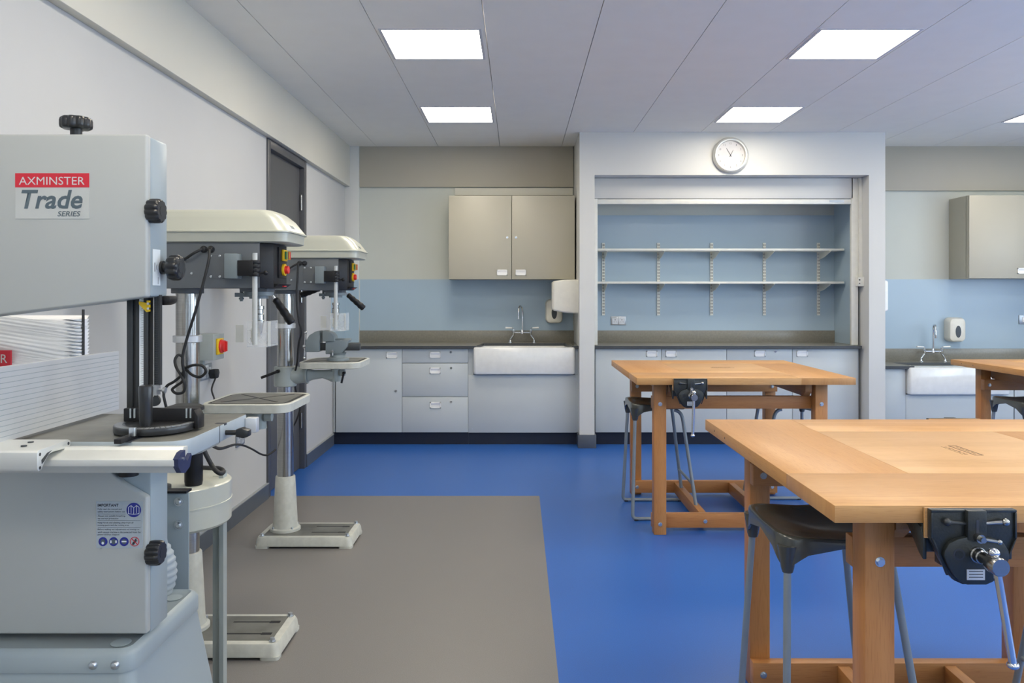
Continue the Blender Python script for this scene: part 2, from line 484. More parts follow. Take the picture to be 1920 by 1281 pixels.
# ceiling lights
LL = {(-.482, 4.62): 'square lit ceiling panel above the drill presses, the larger of the left pair',
      (-.482, 6.415): 'square lit ceiling panel nearest the beige wall cabinet, the smaller of the left pair',
      (1.918, 4.62): 'square lit ceiling panel over the workbenches, the larger of the right pair',
      (1.918, 6.415): 'square lit ceiling panel in front of the wall clock',
      (4.318, 6.415): 'square lit ceiling panel cut off by the right edge near the far wall',
      (4.318, 4.62): 'square lit ceiling panel beyond the right edge, over the partly seen bench'}
proto = None
for x, y in lights:
    lab = LL.get((x, y)) or 'square lit ceiling panel outside the picture, %s column, %s row from the camera end' % ({-.482: 'left', 1.918: 'middle', 4.318: 'right'}[x], {-.78: 'first', 1.02: 'second', 2.82: 'third'}[y])
    if proto is None:
        proto = thing('ceiling_light', lab, 'ceiling light', (x, y, ZC), 'square ceiling light panels')
        f = MB()
        f.box(x - .28, x - .265, y - .28, y + .28, ZC - .004, ZC + .02); f.box(x + .265, x + .28, y - .28, y + .28, ZC - .004, ZC + .02)
        f.box(x - .265, x + .265, y - .28, y - .265, ZC - .004, ZC + .02); f.box(x - .265, x + .265, y + .265, y + .28, ZC - .004, ZC + .02)
        f.build('frame', 'lamp_frame', proto)
        MB().box(x - .265, x + .265, y - .265, y + .265, ZC + .002, ZC + .012).build('diffuser', 'diffuser', proto)
    else:
        t = copy_tree(proto); t.location = (x, y, ZC); t['label'] = lab

# ------------------------------------------------------------------ FITTED FURNITURE
def handle(x, z, yf, parent, inv=False, w=.098, h=.054):
    m = MB(); t = .008
    m.box(x - w / 2, x + w / 2, yf - .007, yf, z + h / 2 - t, z + h / 2)
    m.box(x - w / 2, x + w / 2, yf - .007, yf, z - h / 2, z - h / 2 + t)
    m.box(x - w / 2, x - w / 2 + t, yf - .007, yf, z - h / 2, z + h / 2)
    m.box(x + w / 2 - t, x + w / 2, yf - .007, yf, z - h / 2, z + h / 2)
    m.box(x - w / 2, x + w / 2, yf - .0015, yf, z - h / 2, z + h / 2)
    a, b = (z + .002, z + h / 2 - t) if not inv else (z + .008, z + h / 2 - t)
    m.prism([(yf - .0015, a), (yf - .009, b), (yf - .009, b + .002), (yf - .0015, b + .002)], 'x', x - w / 2 + t, x + w / 2 - t)
    return m.build('handle', 'white_plastic', parent)
def lock(x, z, yf, parent):
    m = MB(); m.cyl((x, yf, z), (x, yf - .006, z), .010, n=16); m.cur = 1; m.box(x - .0015, x + .0015, yf - .0066, yf - .006, z - .006, z + .006)
    return m.build('lock', ['chrome', 'ink'], parent)
def cabinet(name, label, cat, x0, x1, z0, z1, yf, yb, fronts, lam='laminate_lo', plinth=True, group=None):
    """fronts: list of (kind, x0, x1, z0, z1, handle x,z or None, lock x,z or None)"""
    t = thing(name, label, cat, ((x0 + x1) / 2, yf, 0 if plinth else z0), group)
    MB().box(x0, x1, yf + .045, yb, z0, z1).box(x0, x0 + .016, yf + .019, yf + .05, z0, z1).box(x1 - .016, x1, yf + .019, yf + .05, z0, z1).build('body', lam, t)
    for kind, a, b, c0, c1, hd, lk in fronts:
        f = MB().box(a + .0022, b - .0022, yf, yf + .018, c0 + .0022, c1 - .0022).build(kind, lam, t, bevel=.0015)
        if hd: handle(hd[0], hd[1], yf, f)
        if lk: lock(lk[0], lk[1], yf, f)
    if plinth:
        MB().box(x0, x1, yf + .045, yf + .06, 0, z0).build('plinth', 'plinth', t)
    return t
YC = 7.24; BZ = .113
k = .00483
def cx(px): return (px - 972) * k
def cz(py): return CAMZ - (py - 553) * k
cabinet('base_cabinet', 'grey base cabinet with one door and a high handle beside the drawer unit', 'cabinet', XL + .004, cx(754), BZ, .872, YC, YB - .01,
        [('door', cx(629.5), cx(754), BZ, .872, (cx(735), cz(666)), (cx(742.5), cz(733)))], group='grey base cabinets along the far wall')
cabinet('drawer_unit', 'grey unit of three lockable drawers left of the white sink', 'drawers', cx(754), cx(878), BZ, .872, YC, YB - .01,
        [('drawer', cx(754), cx(878), cz(681), .872, (cx(816), cz(665.5)), (cx(845.5), cz(660.5))),
         ('drawer', cx(754), cx(878), cz(744), cz(681), (cx(816), cz(695)), (cx(846), cz(690))),
         ('drawer', cx(754), cx(878), BZ, cz(744), (cx(816.5), cz(759.5)), (cx(846), cz(753.5)))], group='grey base cabinets along the far wall')
def screws(pts, yf, parent):
    for x, z in pts:
        m = MB(); m.cyl((x, yf, z), (x, yf - .003, z), .006, n=12); m.build('screw', 'zinc', parent)
t = thing('sink_unit', 'grey screwed access panel unit under the white sink left of the recess', 'cabinet', (cx(982), YC, 0), 'grey base cabinets along the far wall')
MB().box(cx(878) + .001, cx(1087) - .012, YC + .0, YC + .018, BZ, cz(703)).build('panel', 'laminate_lo', t, bevel=.001)
m = MB(); m.box(cx(878) + .001, cx(887.5), YC + .01, YB - .02, cz(703), .872); m.box(cx(1077.5), cx(1087) - .012, YC + .01, YB - .02, cz(703), .872)
m.box(cx(878) + .001, cx(1087) - .012, YC + .02, YC + .04, BZ, cz(703) - .002)
m.build('side_panels', 'laminate_lo', t)
MB().box(cx(878) + .001, cx(1087) - .012, YC + .045, YC + .06, 0, BZ).build('plinth', 'plinth', t)
screws([(cx(886), cz(711)), (cx(1078), cz(710)), (cx(886), cz(804)), (cx(1078), cz(803))], YC, t)

def belfast(label, x0, x1, ztop, h, yf, yb):
    t = thing('belfast_sink', label, 'sink', ((x0 + x1) / 2, yf, ztop - h), 'white ceramic sinks')
    m = MB()
    zb = ztop - h
    def ring(i, z, r): return [(x, y, z) for x, y in rrect(x0 + i, x1 - i, yf + i, yb - i, r)]
    rings = [ring(.012, zb, .02), ring(.004, zb + .006, .024), ring(0, zb + .02, .026), ring(0, ztop - .012, .026), ring(.003, ztop - .004, .024), ring(.010, ztop, .022),
             ring(.028, ztop, .03), ring(.036, ztop - .006, .035), ring(.04, ztop - .02, .04), ring(.045, zb + .05, .05), ring(.08, zb + .03, .06)]
    m.loft(rings)
    m.build('basin', 'ceramic', t)
    return t
SINKT = .888
belfast('white ceramic sink set in the worktop left of the recess', cx(888), cx(1077.5), SINKT, .245, 7.185, 7.66)
# worktop left, cut round the sink
wt = thing('worktop', 'grey worktop with upstand running behind the white sink to the left wall', 'worktop', (-.55, 7.2, .875))
m = MB()
SX0, SX1 = cx(893), cx(1072)
m.prism([(XL + .008, 7.20), (SX0, 7.20), (SX0 + .05, 7.62), (SX1 - .05, 7.62), (SX1, 7.20), (PX0 - .002, 7.20), (PX0 - .002, YB - .008), (XL + .008, YB - .008)], 'z', .8745, .90)
o = m.build('top', ['worktop', 'worktop_edge'], wt)
for p in o.data.polygons:
    if abs(p.normal.z) < .5: p.material_index = 1
MB().box(-1.546, PX0 - .002, YB - .022, YB - .008, .90, 1.012).build('upstand', 'worktop', wt, bevel=.001)

def bridge_tap(label, x, y, z, mirror=False):
    t = thing('bridge_tap', label, 'tap', (x, y, z), 'chrome bridge taps')
    sg = 1
    m = MB()
    m.cyl((x - .088, y, z + .095), (x + .088, y, z + .095), .0095, n=14)
    for s in (-1, 1):
        m.lathe([(.022, 0), (.022, .004), (.012, .008), (.010, .02)], (x + s * .115, y, z), (0, 0, 1), 18)
        m.tube([(x + s * .115, y, z + .015), (x + s * .112, y, z + .03), (x + s * .092, y, z + .06), (x + s * .083, y, z + .075), (x + s * .083, y, z + .09)], .0085, 12, smooth=4)
        m.lathe([(.010, 0), (.014, .01), (.014, .035), (.010, .04), (.0095, .055), (.006, .06)], (x + s * .083, y, z + .075), (0, 0, 1), 16)
    m.lathe([(.016, 0), (.016, .012), (.012, .02), (.011, .035), (.008, .04)], (x, y, z + .085), (0, 0, 1), 18)
    m.build('bridge_body', 'chrome', t)
    pts = [(x + .003, y, z + .12), (x + .003, y, z + .20), (x + .003, y, z + .29), (x - sg * .0, y - .01, z + .325), (x - sg * .012, y - .035, z + .352), (x - sg * .022, y - .08, z + .352), (x - sg * .034, y - .11, z + .32), (x - sg * .036, y - .118, z + .26)]
    MB().tube(pts, .0085, 12, smooth=6).cyl(pts[-1], (pts[-1][0], pts[-1][1], pts[-1][2] - .03), .011, n=14).build('spout', 'chrome', t)
    for s in (-1, 1):
        l = MB(); a = (x + s * .088, y, z + .14); b = (x + s * .10, y, z + .14); c2 = (x + s * .16, y - .01, z + .142)
        l.cyl(a, b, .005, n=10, m=0); l.cyl(b, c2, .006, .0085, n=12, m=1)
        l.build('lever', ['chrome', 'white_plastic'], t)
    return t
bridge_tap('chrome bridge tap with white levers behind the left white sink', cx(982) + .0, 7.72, .90)
bpy.data.objects['bridge_tap'].location.x = (979 - 972) * .00515

# wall cabinets
YW = 7.47; kw = YW / FPX
def wx(px): return (px - 972) * kw
def wz(py): return CAMZ - (py - 553) * kw
t = cabinet('wall_cabinet', 'beige two door wall cabinet above the left sink', 'cabinet', wx(841), wx(1078), wz(524), wz(366.5), YW, YB - .0, 
        [('door', wx(841), wx(959.5), wz(524), wz(366.5), (wx(941.5), wz(511)), (wx(951), wz(445.5))),
         ('door', wx(959.5), wx(1078), wz(524), wz(366.5), (wx(976.5), wz(511)), (wx(967.5), wz(445.5)))], 'laminate', False, 'beige wall cabinets')
t = cabinet('wall_cabinet', 'beige wall cabinet cut off by the right edge of the picture', 'cabinet', wx(1817), wx(1817) + 1.18, wz(522.5), wz(366), YW, YB,
        [('door', wx(1817), wx(1817) + .59, wz(522.5), wz(366), (wx(1817) + .50, wz(508)), (wx(1817) + .545, wz(445))),
         ('door', wx(1817) + .59, wx(1817) + 1.18, wz(522.5), wz(366), (wx(1817) + .68, wz(508)), (wx(1817) + .635, wz(445)))], 'laminate', False, 'beige wall cabinets')

# recess: base units, worktop
X0 = OX0 + .02
cabinet('base_cabinet', 'grey two door base cabinet at the left end of the shelf recess', 'cabinet', X0, cx(1362.5), BZ, .872, YC, YB - .01,
        [('door', X0, cx(1240), BZ, .872, (cx(1222), cz(663.5)), None), ('door', cx(1240), cx(1362.5), BZ, .872, (cx(1258), cz(663.5)), None)], group='grey base cabinets along the far wall')
cabinet('drawer_unit', 'grey lockable drawer unit in the shelf recess behind the middle bench', 'drawers', cx(1362.5), cx(1485.5), BZ, .872, YC, YB - .01,
        [('drawer', cx(1362.5), cx(1485.5), cz(684), .872, (cx(1424.5), cz(663)), (cx(1453.5), cz(659))),
         ('drawer', cx(1362.5), cx(1485.5), cz(745), cz(684), (cx(1424.5), cz(697)), (cx(1453.5), cz(693))),
         ('drawer', cx(1362.5), cx(1485.5), BZ, cz(745), (cx(1424.5), cz(760)), (cx(1453.5), cz(756)))], group='grey base cabinets along the far wall')
cabinet('base_cabinet', 'grey single door base cabinet at the right end of the shelf recess', 'cabinet', cx(1485.5), cx(1611), BZ, .872, YC, YB - .01,
        [('door', cx(1485.5), cx(1608), BZ, .872, (cx(1503.5), cz(663)), None)], group='grey base cabinets along the far wall')
wt = thing('worktop', 'grey worktop with upstand below the shelves in the recess', 'worktop', (1.88, 7.2, .875))
o = MB().box(OX0 + .002, 3.093, 7.20, YB - .008, .8745, .90).build('top', ['worktop', 'worktop_edge'], wt)
for p in o.data.polygons:
    if abs(p.normal.z) < .5: p.material_index = 1
MB().box(OX0 + .002, 3.083, YB - .022, YB - .008, .90, 1.012).build('upstand', 'worktop', wt, bevel=.001)

# shelving on twin slot uprights
for i, ux in enumerate((.83, 1.367, 1.886, 2.400, 2.928)):
    names = ['leftmost of the five slotted uprights in the recess', 'second slotted upright from the left in the recess', 'middle slotted upright of the five in the recess',
             'fourth slotted upright from the left in the recess', 'rightmost slotted upright, by the blue end panel']
    t = thing('shelf_upright', 'white steel ' + names[i], 'shelf upright', (ux, YB - .006, 1.16), 'slotted shelf uprights')
    m = MB(); y1 = YB - .006
    m.box(ux - .014, ux + .014, y1 - .012, y1, 1.160, 1.867)
    m.cur = 1
    z = 1.175
    while z < 1.85:
        for s in (-1, 1): m.box(ux + s * .006 - .0025, ux + s * .006 + .0025, y1 - .0125, y1 - .011, z, z + .018)
        z += .03
    m.build('slotted_rail', ['shelf', 'ink'], t)
    for zz in (1.796, 1.485):
        b = MB()
        b.prism([(y1 - .01, zz - .022), (y1 - .29, zz - .022), (y1 - .29, zz - .032), (y1 - .14, zz - .075), (y1 - .01, zz - .095)], 'x', ux - .0015 + .006, ux + .0015 + .006)
        b.box(ux - .002, ux + .014, y1 - .29, y1 - .01, zz - .022, zz - .020)
        b.build('bracket', 'shelf', t)
for zz, nm in ((1.796, 'upper'), (1.485, 'lower')):
    tag(MB().box(.70, 3.068, 7.53, YB - .022, zz - .02, zz).build('shelf', 'shelf', bevel=.001), 'long white %s shelf on brackets in the blue recess' % nm, 'shelf', 'white recess shelves')

# right hand low bench
LZ = .718
t = thing('base_cabinet', 'narrow pale grey base panel beside the recess, left of the right sink', 'cabinet', (3.38, YC, 0), 'grey base cabinets along the far wall')
MB().box(PX1 + .002, cx(1697.5), YC + .02, YB - .01, BZ, LZ - .026).build('body', 'laminate_lo', t)
MB().box(PX1 + .002, cx(1697.5), YC, YC + .018, BZ, LZ - .027).build('panel', 'laminate_lo', t, bevel=.001)
MB().box(PX1 + .002, cx(1697.5), YC + .045, YC + .06, 0, BZ).build('plinth', 'plinth', t)
t = thing('sink_unit', 'pale grey access panel under the low sink behind the cut off bench', 'cabinet', (3.9, YC, 0), 'grey base cabinets along the far wall')
MB().box(cx(1698), cx(1900), YC, YC + .018, BZ, cz(740)).build('panel', 'laminate_lo', t, bevel=.001)
MB().box(cx(1698), cx(1900), YC + .045, YC + .06, 0, BZ).build('plinth', 'plinth', t)
MB().box(cx(1889), cx(1900), YC, YC + .4, cz(740), LZ - .026).build('side_panels', 'laminate_lo', t)
screws([(cx(1703), cz(747)), (cx(1890), cz(747))], YC, t)
t = thing('base_cabinet', 'shaded grey base cabinet glimpsed between stool and legs of the right bench', 'cabinet', (4.9, YC, 0), 'grey base cabinets along the far wall')
MB().box(cx(1902), cx(1902) + .9, YC + .02, YB - .01, BZ, LZ - .026).build('body', 'laminate_lo', t)
MB().box(cx(1902), cx(1902) + .45, YC, YC + .018, BZ, LZ - .027).build('door', 'laminate_lo', t, bevel=.001)
MB().box(cx(1902), cx(1902) + .9, YC + .045, YC + .06, 0, BZ).build('plinth', 'plinth', t)
belfast('white ceramic sink set low behind the bench at the right edge', cx(1699), cx(1888), LZ - .012, .245, 7.185, 7.66)
wt = thing('worktop', 'low grey worktop with upstand behind the right sink', 'worktop', (4.9, 7.2, LZ))
a, b = cx(1710), cx(1878)
m = MB().prism([(PX1 + .002, 7.20), (a, 7.20), (a - .03, 7.58), (b + .03, 7.58), (b, 7.20), (XR, 7.20), (XR, YB - .008), (PX1 + .002, YB - .008)], 'z', LZ - .0255, LZ)
o = m.build('top', ['worktop', 'worktop_edge'], wt)
for p in o.data.polygons:
    if abs(p.normal.z) < .5: p.material_index = 1
MB().box(PX1 + .002, XR, YB - .022, YB - .008, LZ, .836).build('upstand', 'worktop', wt, bevel=.001)
bridge_tap('chrome bridge tap with white levers behind the right sink', (1749 - 972) * .00515, 7.72, LZ, True)

# sockets
def socket(label, c, facing, w=.146, h=.086, plate='brushed', vertical=False):
    x, y, z = c
    t = thing('wall_socket', label, 'socket', c, 'metal wall sockets')
    def bx(m, a0, a1, z0, z1, d0, d1, mi=0):
        if facing == '-y': m.box(x + a0, x + a1, y - d1, y - d0, z + z0, z + z1, mi)
        else: m.box(x + d0, x + d1, y + a0, y + a1, z + z0, z + z1, mi)
    m = MB(); bx(m, -w / 2, w / 2, -h / 2, h / 2, 0, .008); m.build('face_plate', plate, t, bevel=.0015)
    for s in (-1, 1):
        g = MB(); bx(g, s * .033 - .027, s * .033 + .027, -.033, .022, .0078, .0092)
        g.cur = 1
        bx(g, s * .033 - .003, s * .033 + .003, .004, .014, .0092, .0096, 1)
        for q in (-1, 1): bx(g, s * .033 + q * .011 - .003, s * .033 + q * .011 + .003, -.014, -.010, .0092, .0096, 1)
        g.build('outlet', ['alu', 'ink'], t)
        r = MB(); bx(r, s * .011 - .007, s * .011 + .007, .024, .036, .0078, .011); r.build('rocker', 'white_plastic', t)
    return t
socket('double metal socket on the blue wall in the recess', ((1159.5 - 972) * .00521, YB - .006, 1.36 - 48.5 * .00521), '-y')
socket('double metal socket with black plug below the isolator switch', (XL, 4.30, .946), '+x')
socket('empty double metal socket low on the left wall below the drill table', (XL, 4.83, .492), '+x')
t = thing('fused_spur', 'metal switch plate on the blue wall at the right edge', 'switch', (4.95, YB - .006, 1.12))
MB().box(4.885, 4.985, YB - .016, YB - .006, 1.075, 1.163).build('face_plate', 'brushed', t, bevel=.002)
MB().box(4.915, 4.955, YB - .02, YB - .015, 1.095, 1.143).build('rocker', 'white_plastic', t, bevel=.002)

# isolator on the left wall
t = thing('isolator_switch', 'grey isolator box with red and yellow rotary handle on the left wall', 'switch', (XL, 4.22, 1.02))
MB().box(XL, -1.585, 4.155, 4.31, 1.018, 1.155).build('enclosure', 'drill_light', t, bevel=.004)
MB().box(-1.585, -1.573, 4.19, 4.275, 1.045, 1.13).build('dial_plate', 'yellow', t, bevel=.004)
m = MB(); m.lathe([(.036, 0), (.036, .008), (.031, .012), (.031, .022), (.02, .024)], (-1.573, 4.232, 1.088), (1, 0, 0), 24); m.box(-1.552, -1.540, 4.227, 4.237, 1.062, 1.114)
m.build('rotary_handle', 'red', t)
tag(MB().box(XL, XL + .03, 4.19, 4.22, .99, 1.018).build('conduit_stub', 'drill_light'), 'short grey conduit between isolator box and socket', 'conduit')

# dispensers
def soap(label, x, y, z, facing='-y'):
    t = thing('soap_dispenser', label, 'dispenser', (x, y, z), 'white soap dispensers')
    m = MB(); w_, h_ = .165, .235
    def ring(d, i):
        return [(px_, y - d, pz_) for px_, pz_ in rrect(x - w_ / 2 + i, x + w_ / 2 - i, z + i * .6, z + h_ - i, .045 - i * .3)]
    m.loft([ring(0, 0), ring(.07, .0), ring(.095, .010), ring(.105, .030)])
    m.build('casing', 'cream_plastic', t)
    l = MB(); l.prism([(x + .0 + .026 * math.cos(a), z + .10 + .058 * math.sin(a)) for a in [2 * math.pi * i / 24 for i in range(24)]], 'y', y - .108, y - .104)
    l.build('level_window', 'dark_metal', t)
    return t
soap("white soap dispenser with dark oval window on the blue wall by the right sink", (1792 - 972) * .00517, YB - .006, .905)
soap('cream soap dispenser half hidden behind the towel dispenser left of the recess', (1039.5 - 972) * .00512, YB - .006, 1.085)
bpy.data.objects['soap_dispenser'].scale = (1, 1, 1)
def towel(label, side, group):
    x = PX0 if side < 0 else PX1
    t = thing('paper_towel_dispenser', label, 'dispenser', (x, 7.35, 1.2), group)
    m = MB()
    D = .235 if side < 0 else .10
    # housing juts out from the side of the boxed surround
    y0, y1 = 7.24, 7.50
    rings = []
    for i, (d, zt, zb, iy) in enumerate(((0, 1.50, 1.188, 0), (D * .55, 1.498, 1.198, .0), (D * .93, 1.486, 1.215, .01), (D, 1.472, 1.228, .025))):
        rings.append([(x + side * d, yy, zz) for yy, zz in rrect(y0 + iy, y1 - iy, zb, zt, .018)])
    m.loft(rings)
    m.build('casing', 'cream_plastic' if side < 0 else 'white_plastic', t)
    return t
towel('cream paper towel dispenser on the left side of the boxed recess wall', -1, 'paper towel dispensers')
t = towel('white paper towel dispenser peeping past the right side of the recess wall', 1, 'paper towel dispensers')
tag(MB().tube([(PX1, 7.35, 1.145), (PX1 + .02, 7.34, 1.13), (PX1 + .055, 7.33, 1.05)], .008, 8).build('lever_arm', 'white_plastic'), 'white elbow lever below the right paper towel dispenser', 'lever')

# clock
cxk, czk, ry = 1.878, 2.597, PY
t = thing('wall_clock', 'round silver rimmed wall clock above the shelf recess', 'clock', (cxk, ry, czk))
m = MB(); m.lathe([(.150, 0), (.158, .006), (.160, .018), (.153, .034), (.140, .042), (.130, .040), (.126, .026), (.1245, .014)], (cxk, ry - .001, czk), (0, -1, 0), 56)
m.build('rim', 'clock_rim', t)
m = MB(); m.cyl((cxk, ry - .010, czk), (cxk, ry - .016, czk), .1255, n=48); dial = m.build('dial', 'paper', t)
for h in range(1, 13):
    a = R(90 - 30 * h); s_ = str(h); wd = .009 if h < 10 else .016
    text('numeral', s_, wd if h != 1 else .005, (cxk + .105 * math.cos(a) - wd / 2, ry - .0164, czk + .105 * math.sin(a) - .008), '-y', 'ink_grey', dial, height=.016)
for ang, ln, w_, nm in ((120, .072, .0028, 'minute_hand'), (62, .052, .0032, 'hour_hand')):
    a = R(ang); dx, dz = math.cos(a), math.sin(a)
    m = MB(); p = [(cxk - dz * w_ - dx * .015, czk + dx * w_ - dz * .015), (cxk + dz * w_ - dx * .015, czk - dx * w_ - dz * .015), (cxk + dz * w_ * .4 + dx * ln, czk - dx * w_ * .4 + dz * ln), (cxk - dz * w_ * .4 + dx * ln, czk + dx * w_ * .4 + dz * ln)]
    m.prism(p, 'y', ry - .019, ry - .0175); m.build(nm, 'ink', t)
# ------------------------------------------------------------------ BENCHES, VISES, STOOLS
BW, BD, BH = 1.21, 1.21, .90
def bolt(x, y, z, d, parent, name='bolt'):
    m = MB(); y1 = y + d * .002; y2 = y + d * .009
    m.cyl((x, y, z), (x, y1, z), .0115, n=18)
    m.cyl((x, y1, z), (x, y2, z), .0088, n=6)
    return m.build(name, 'zinc', parent, angle=20)
def make_bench(x, y, label, along=False):
    t = thing('workbench', label, 'workbench', (x, y, 0), 'square beech workbenches')
    T0 = BH - .038
    m = MB(); g = .0004
    a = .30
    m.box(x, x + BW - a - g, y, y + .317 - g, T0, BH, 0)                        # near board, grain along x
    m.box(x, x + .315 - g, y + .317, y + BD, T0, BH, 1)                         # left board
    m.box(x + BW - a, x + BW, y, y + BD - .26 - g, T0, BH, 1)                   # right board
    m.box(x + .315, x + BW, y + BD - .26, y + BD, T0, BH, 0)                    # far board
    m.box(x + .315, x + BW - a - g, y + .317, y + BD - .26 - g, T0, BH, 2)      # centre panel
    top = m.build('tabletop', ['woodX', 'woodY', 'woodP', 'woodE'], t, bevel=.0012)
    for p in top.data.polygons:
        n, c_ = p.normal, p.center
        if p.material_index == 0 and abs(n.x) > .8 and (c_.x < .01 or c_.x > BW - .01): p.material_index = 3
        if p.material_index == 1 and abs(n.y) > .8 and (c_.y < .01 or c_.y > BD - .01): p.material_index = 3
    for lx in (.113, BW - .183):
        for ly in (.11, BD - .18):
            MB().box(x + lx, x + lx + .07, y + ly, y + ly + .07, 0, T0).build('leg', 'woodLeg', t, bevel=.003)
    for ry0, fy, d in ((.18, .11, -1), (BD - .22, BD - .22, -1)):
        for z0, z1 in ((.705, .777), (.02, .10)):
            MB().box(x + .113, x + BW - .113, y + ry0, y + ry0 + .04, z0, z1).build('rail', 'woodRX', t, bevel=.002)
            for bx_ in (.148, BW - .148):
                bolt(x + bx_, y + fy, (z0 + z1) / 2, -1, t)
    for sx in (.40, .765):
        MB().box(x + sx, x + sx + .04, y + .22, y + BD - .22, .02, .092).build('stretcher', 'woodRY', t, bevel=.002)
        bolt(x + sx + .02, y + .18, .057, -1, t)
    for sx in (.195, BW - .233):
        m = MB(); m.prism([(y + .17, .779), (y + .13, .81), (y + .13, T0), (y + BD - .13, T0), (y + BD - .13, .81), (y + BD - .17, .779)], 'x', x + sx, x + sx + .038)
        m.build('bearer', 'woodRY', t, bevel=.002)
    for hy in (.93, 1.07):
        m = MB(); m.cyl((x + .0015, y + hy, T0 + .019), (x - .0006, y + hy, T0 + .019), .0035, n=10); m.build('screw_hole', 'ink', t)
    # burnt-in maker's mark
    m = MB(); z = BH + .0004
    ux, uy = (x + .631, y + .62)
    def q(a0, a1, b0, b1):       # a across the mark, b along it
        if along: m.box(ux + b0, ux + b1, uy - a1, uy - a0, z - .0008, z)
        else: m.box(ux + a0, ux + a1, uy + b0, uy + b1, z - .0008, z)
    for a0, a1, b0, b1 in ((-.013, -.009, -.073, .073), (.009, .013, -.073, .073), (-.013, .013, -.073, -.069), (-.013, .013, .069, .073)): q(a0, a1, b0, b1)
    for i in range(11): q(-.001, .001 + (i % 3) * .0012, -.055 + i * .010, -.049 + i * .010)
    for i in range(9): q(-.034 + (i % 2) * .003, -.024 - (i % 3) * .002, -.058 + i * .013, -.052 + i * .013)
    q(-.0405, -.0395, -.06, .06)
    m.build('makers_mark', 'brand', t)
    return t
BEN = [(.69, 1.745, 'large beech workbench nearest the camera, cut off by the right edge of the picture'),
       (.655, 4.42, 'whole beech workbench standing in front of the shelf recess', True),
       (3.085, 4.50, 'beech workbench of which only the left end shows, in front of the right sink')]
for b in BEN: make_bench(*b)

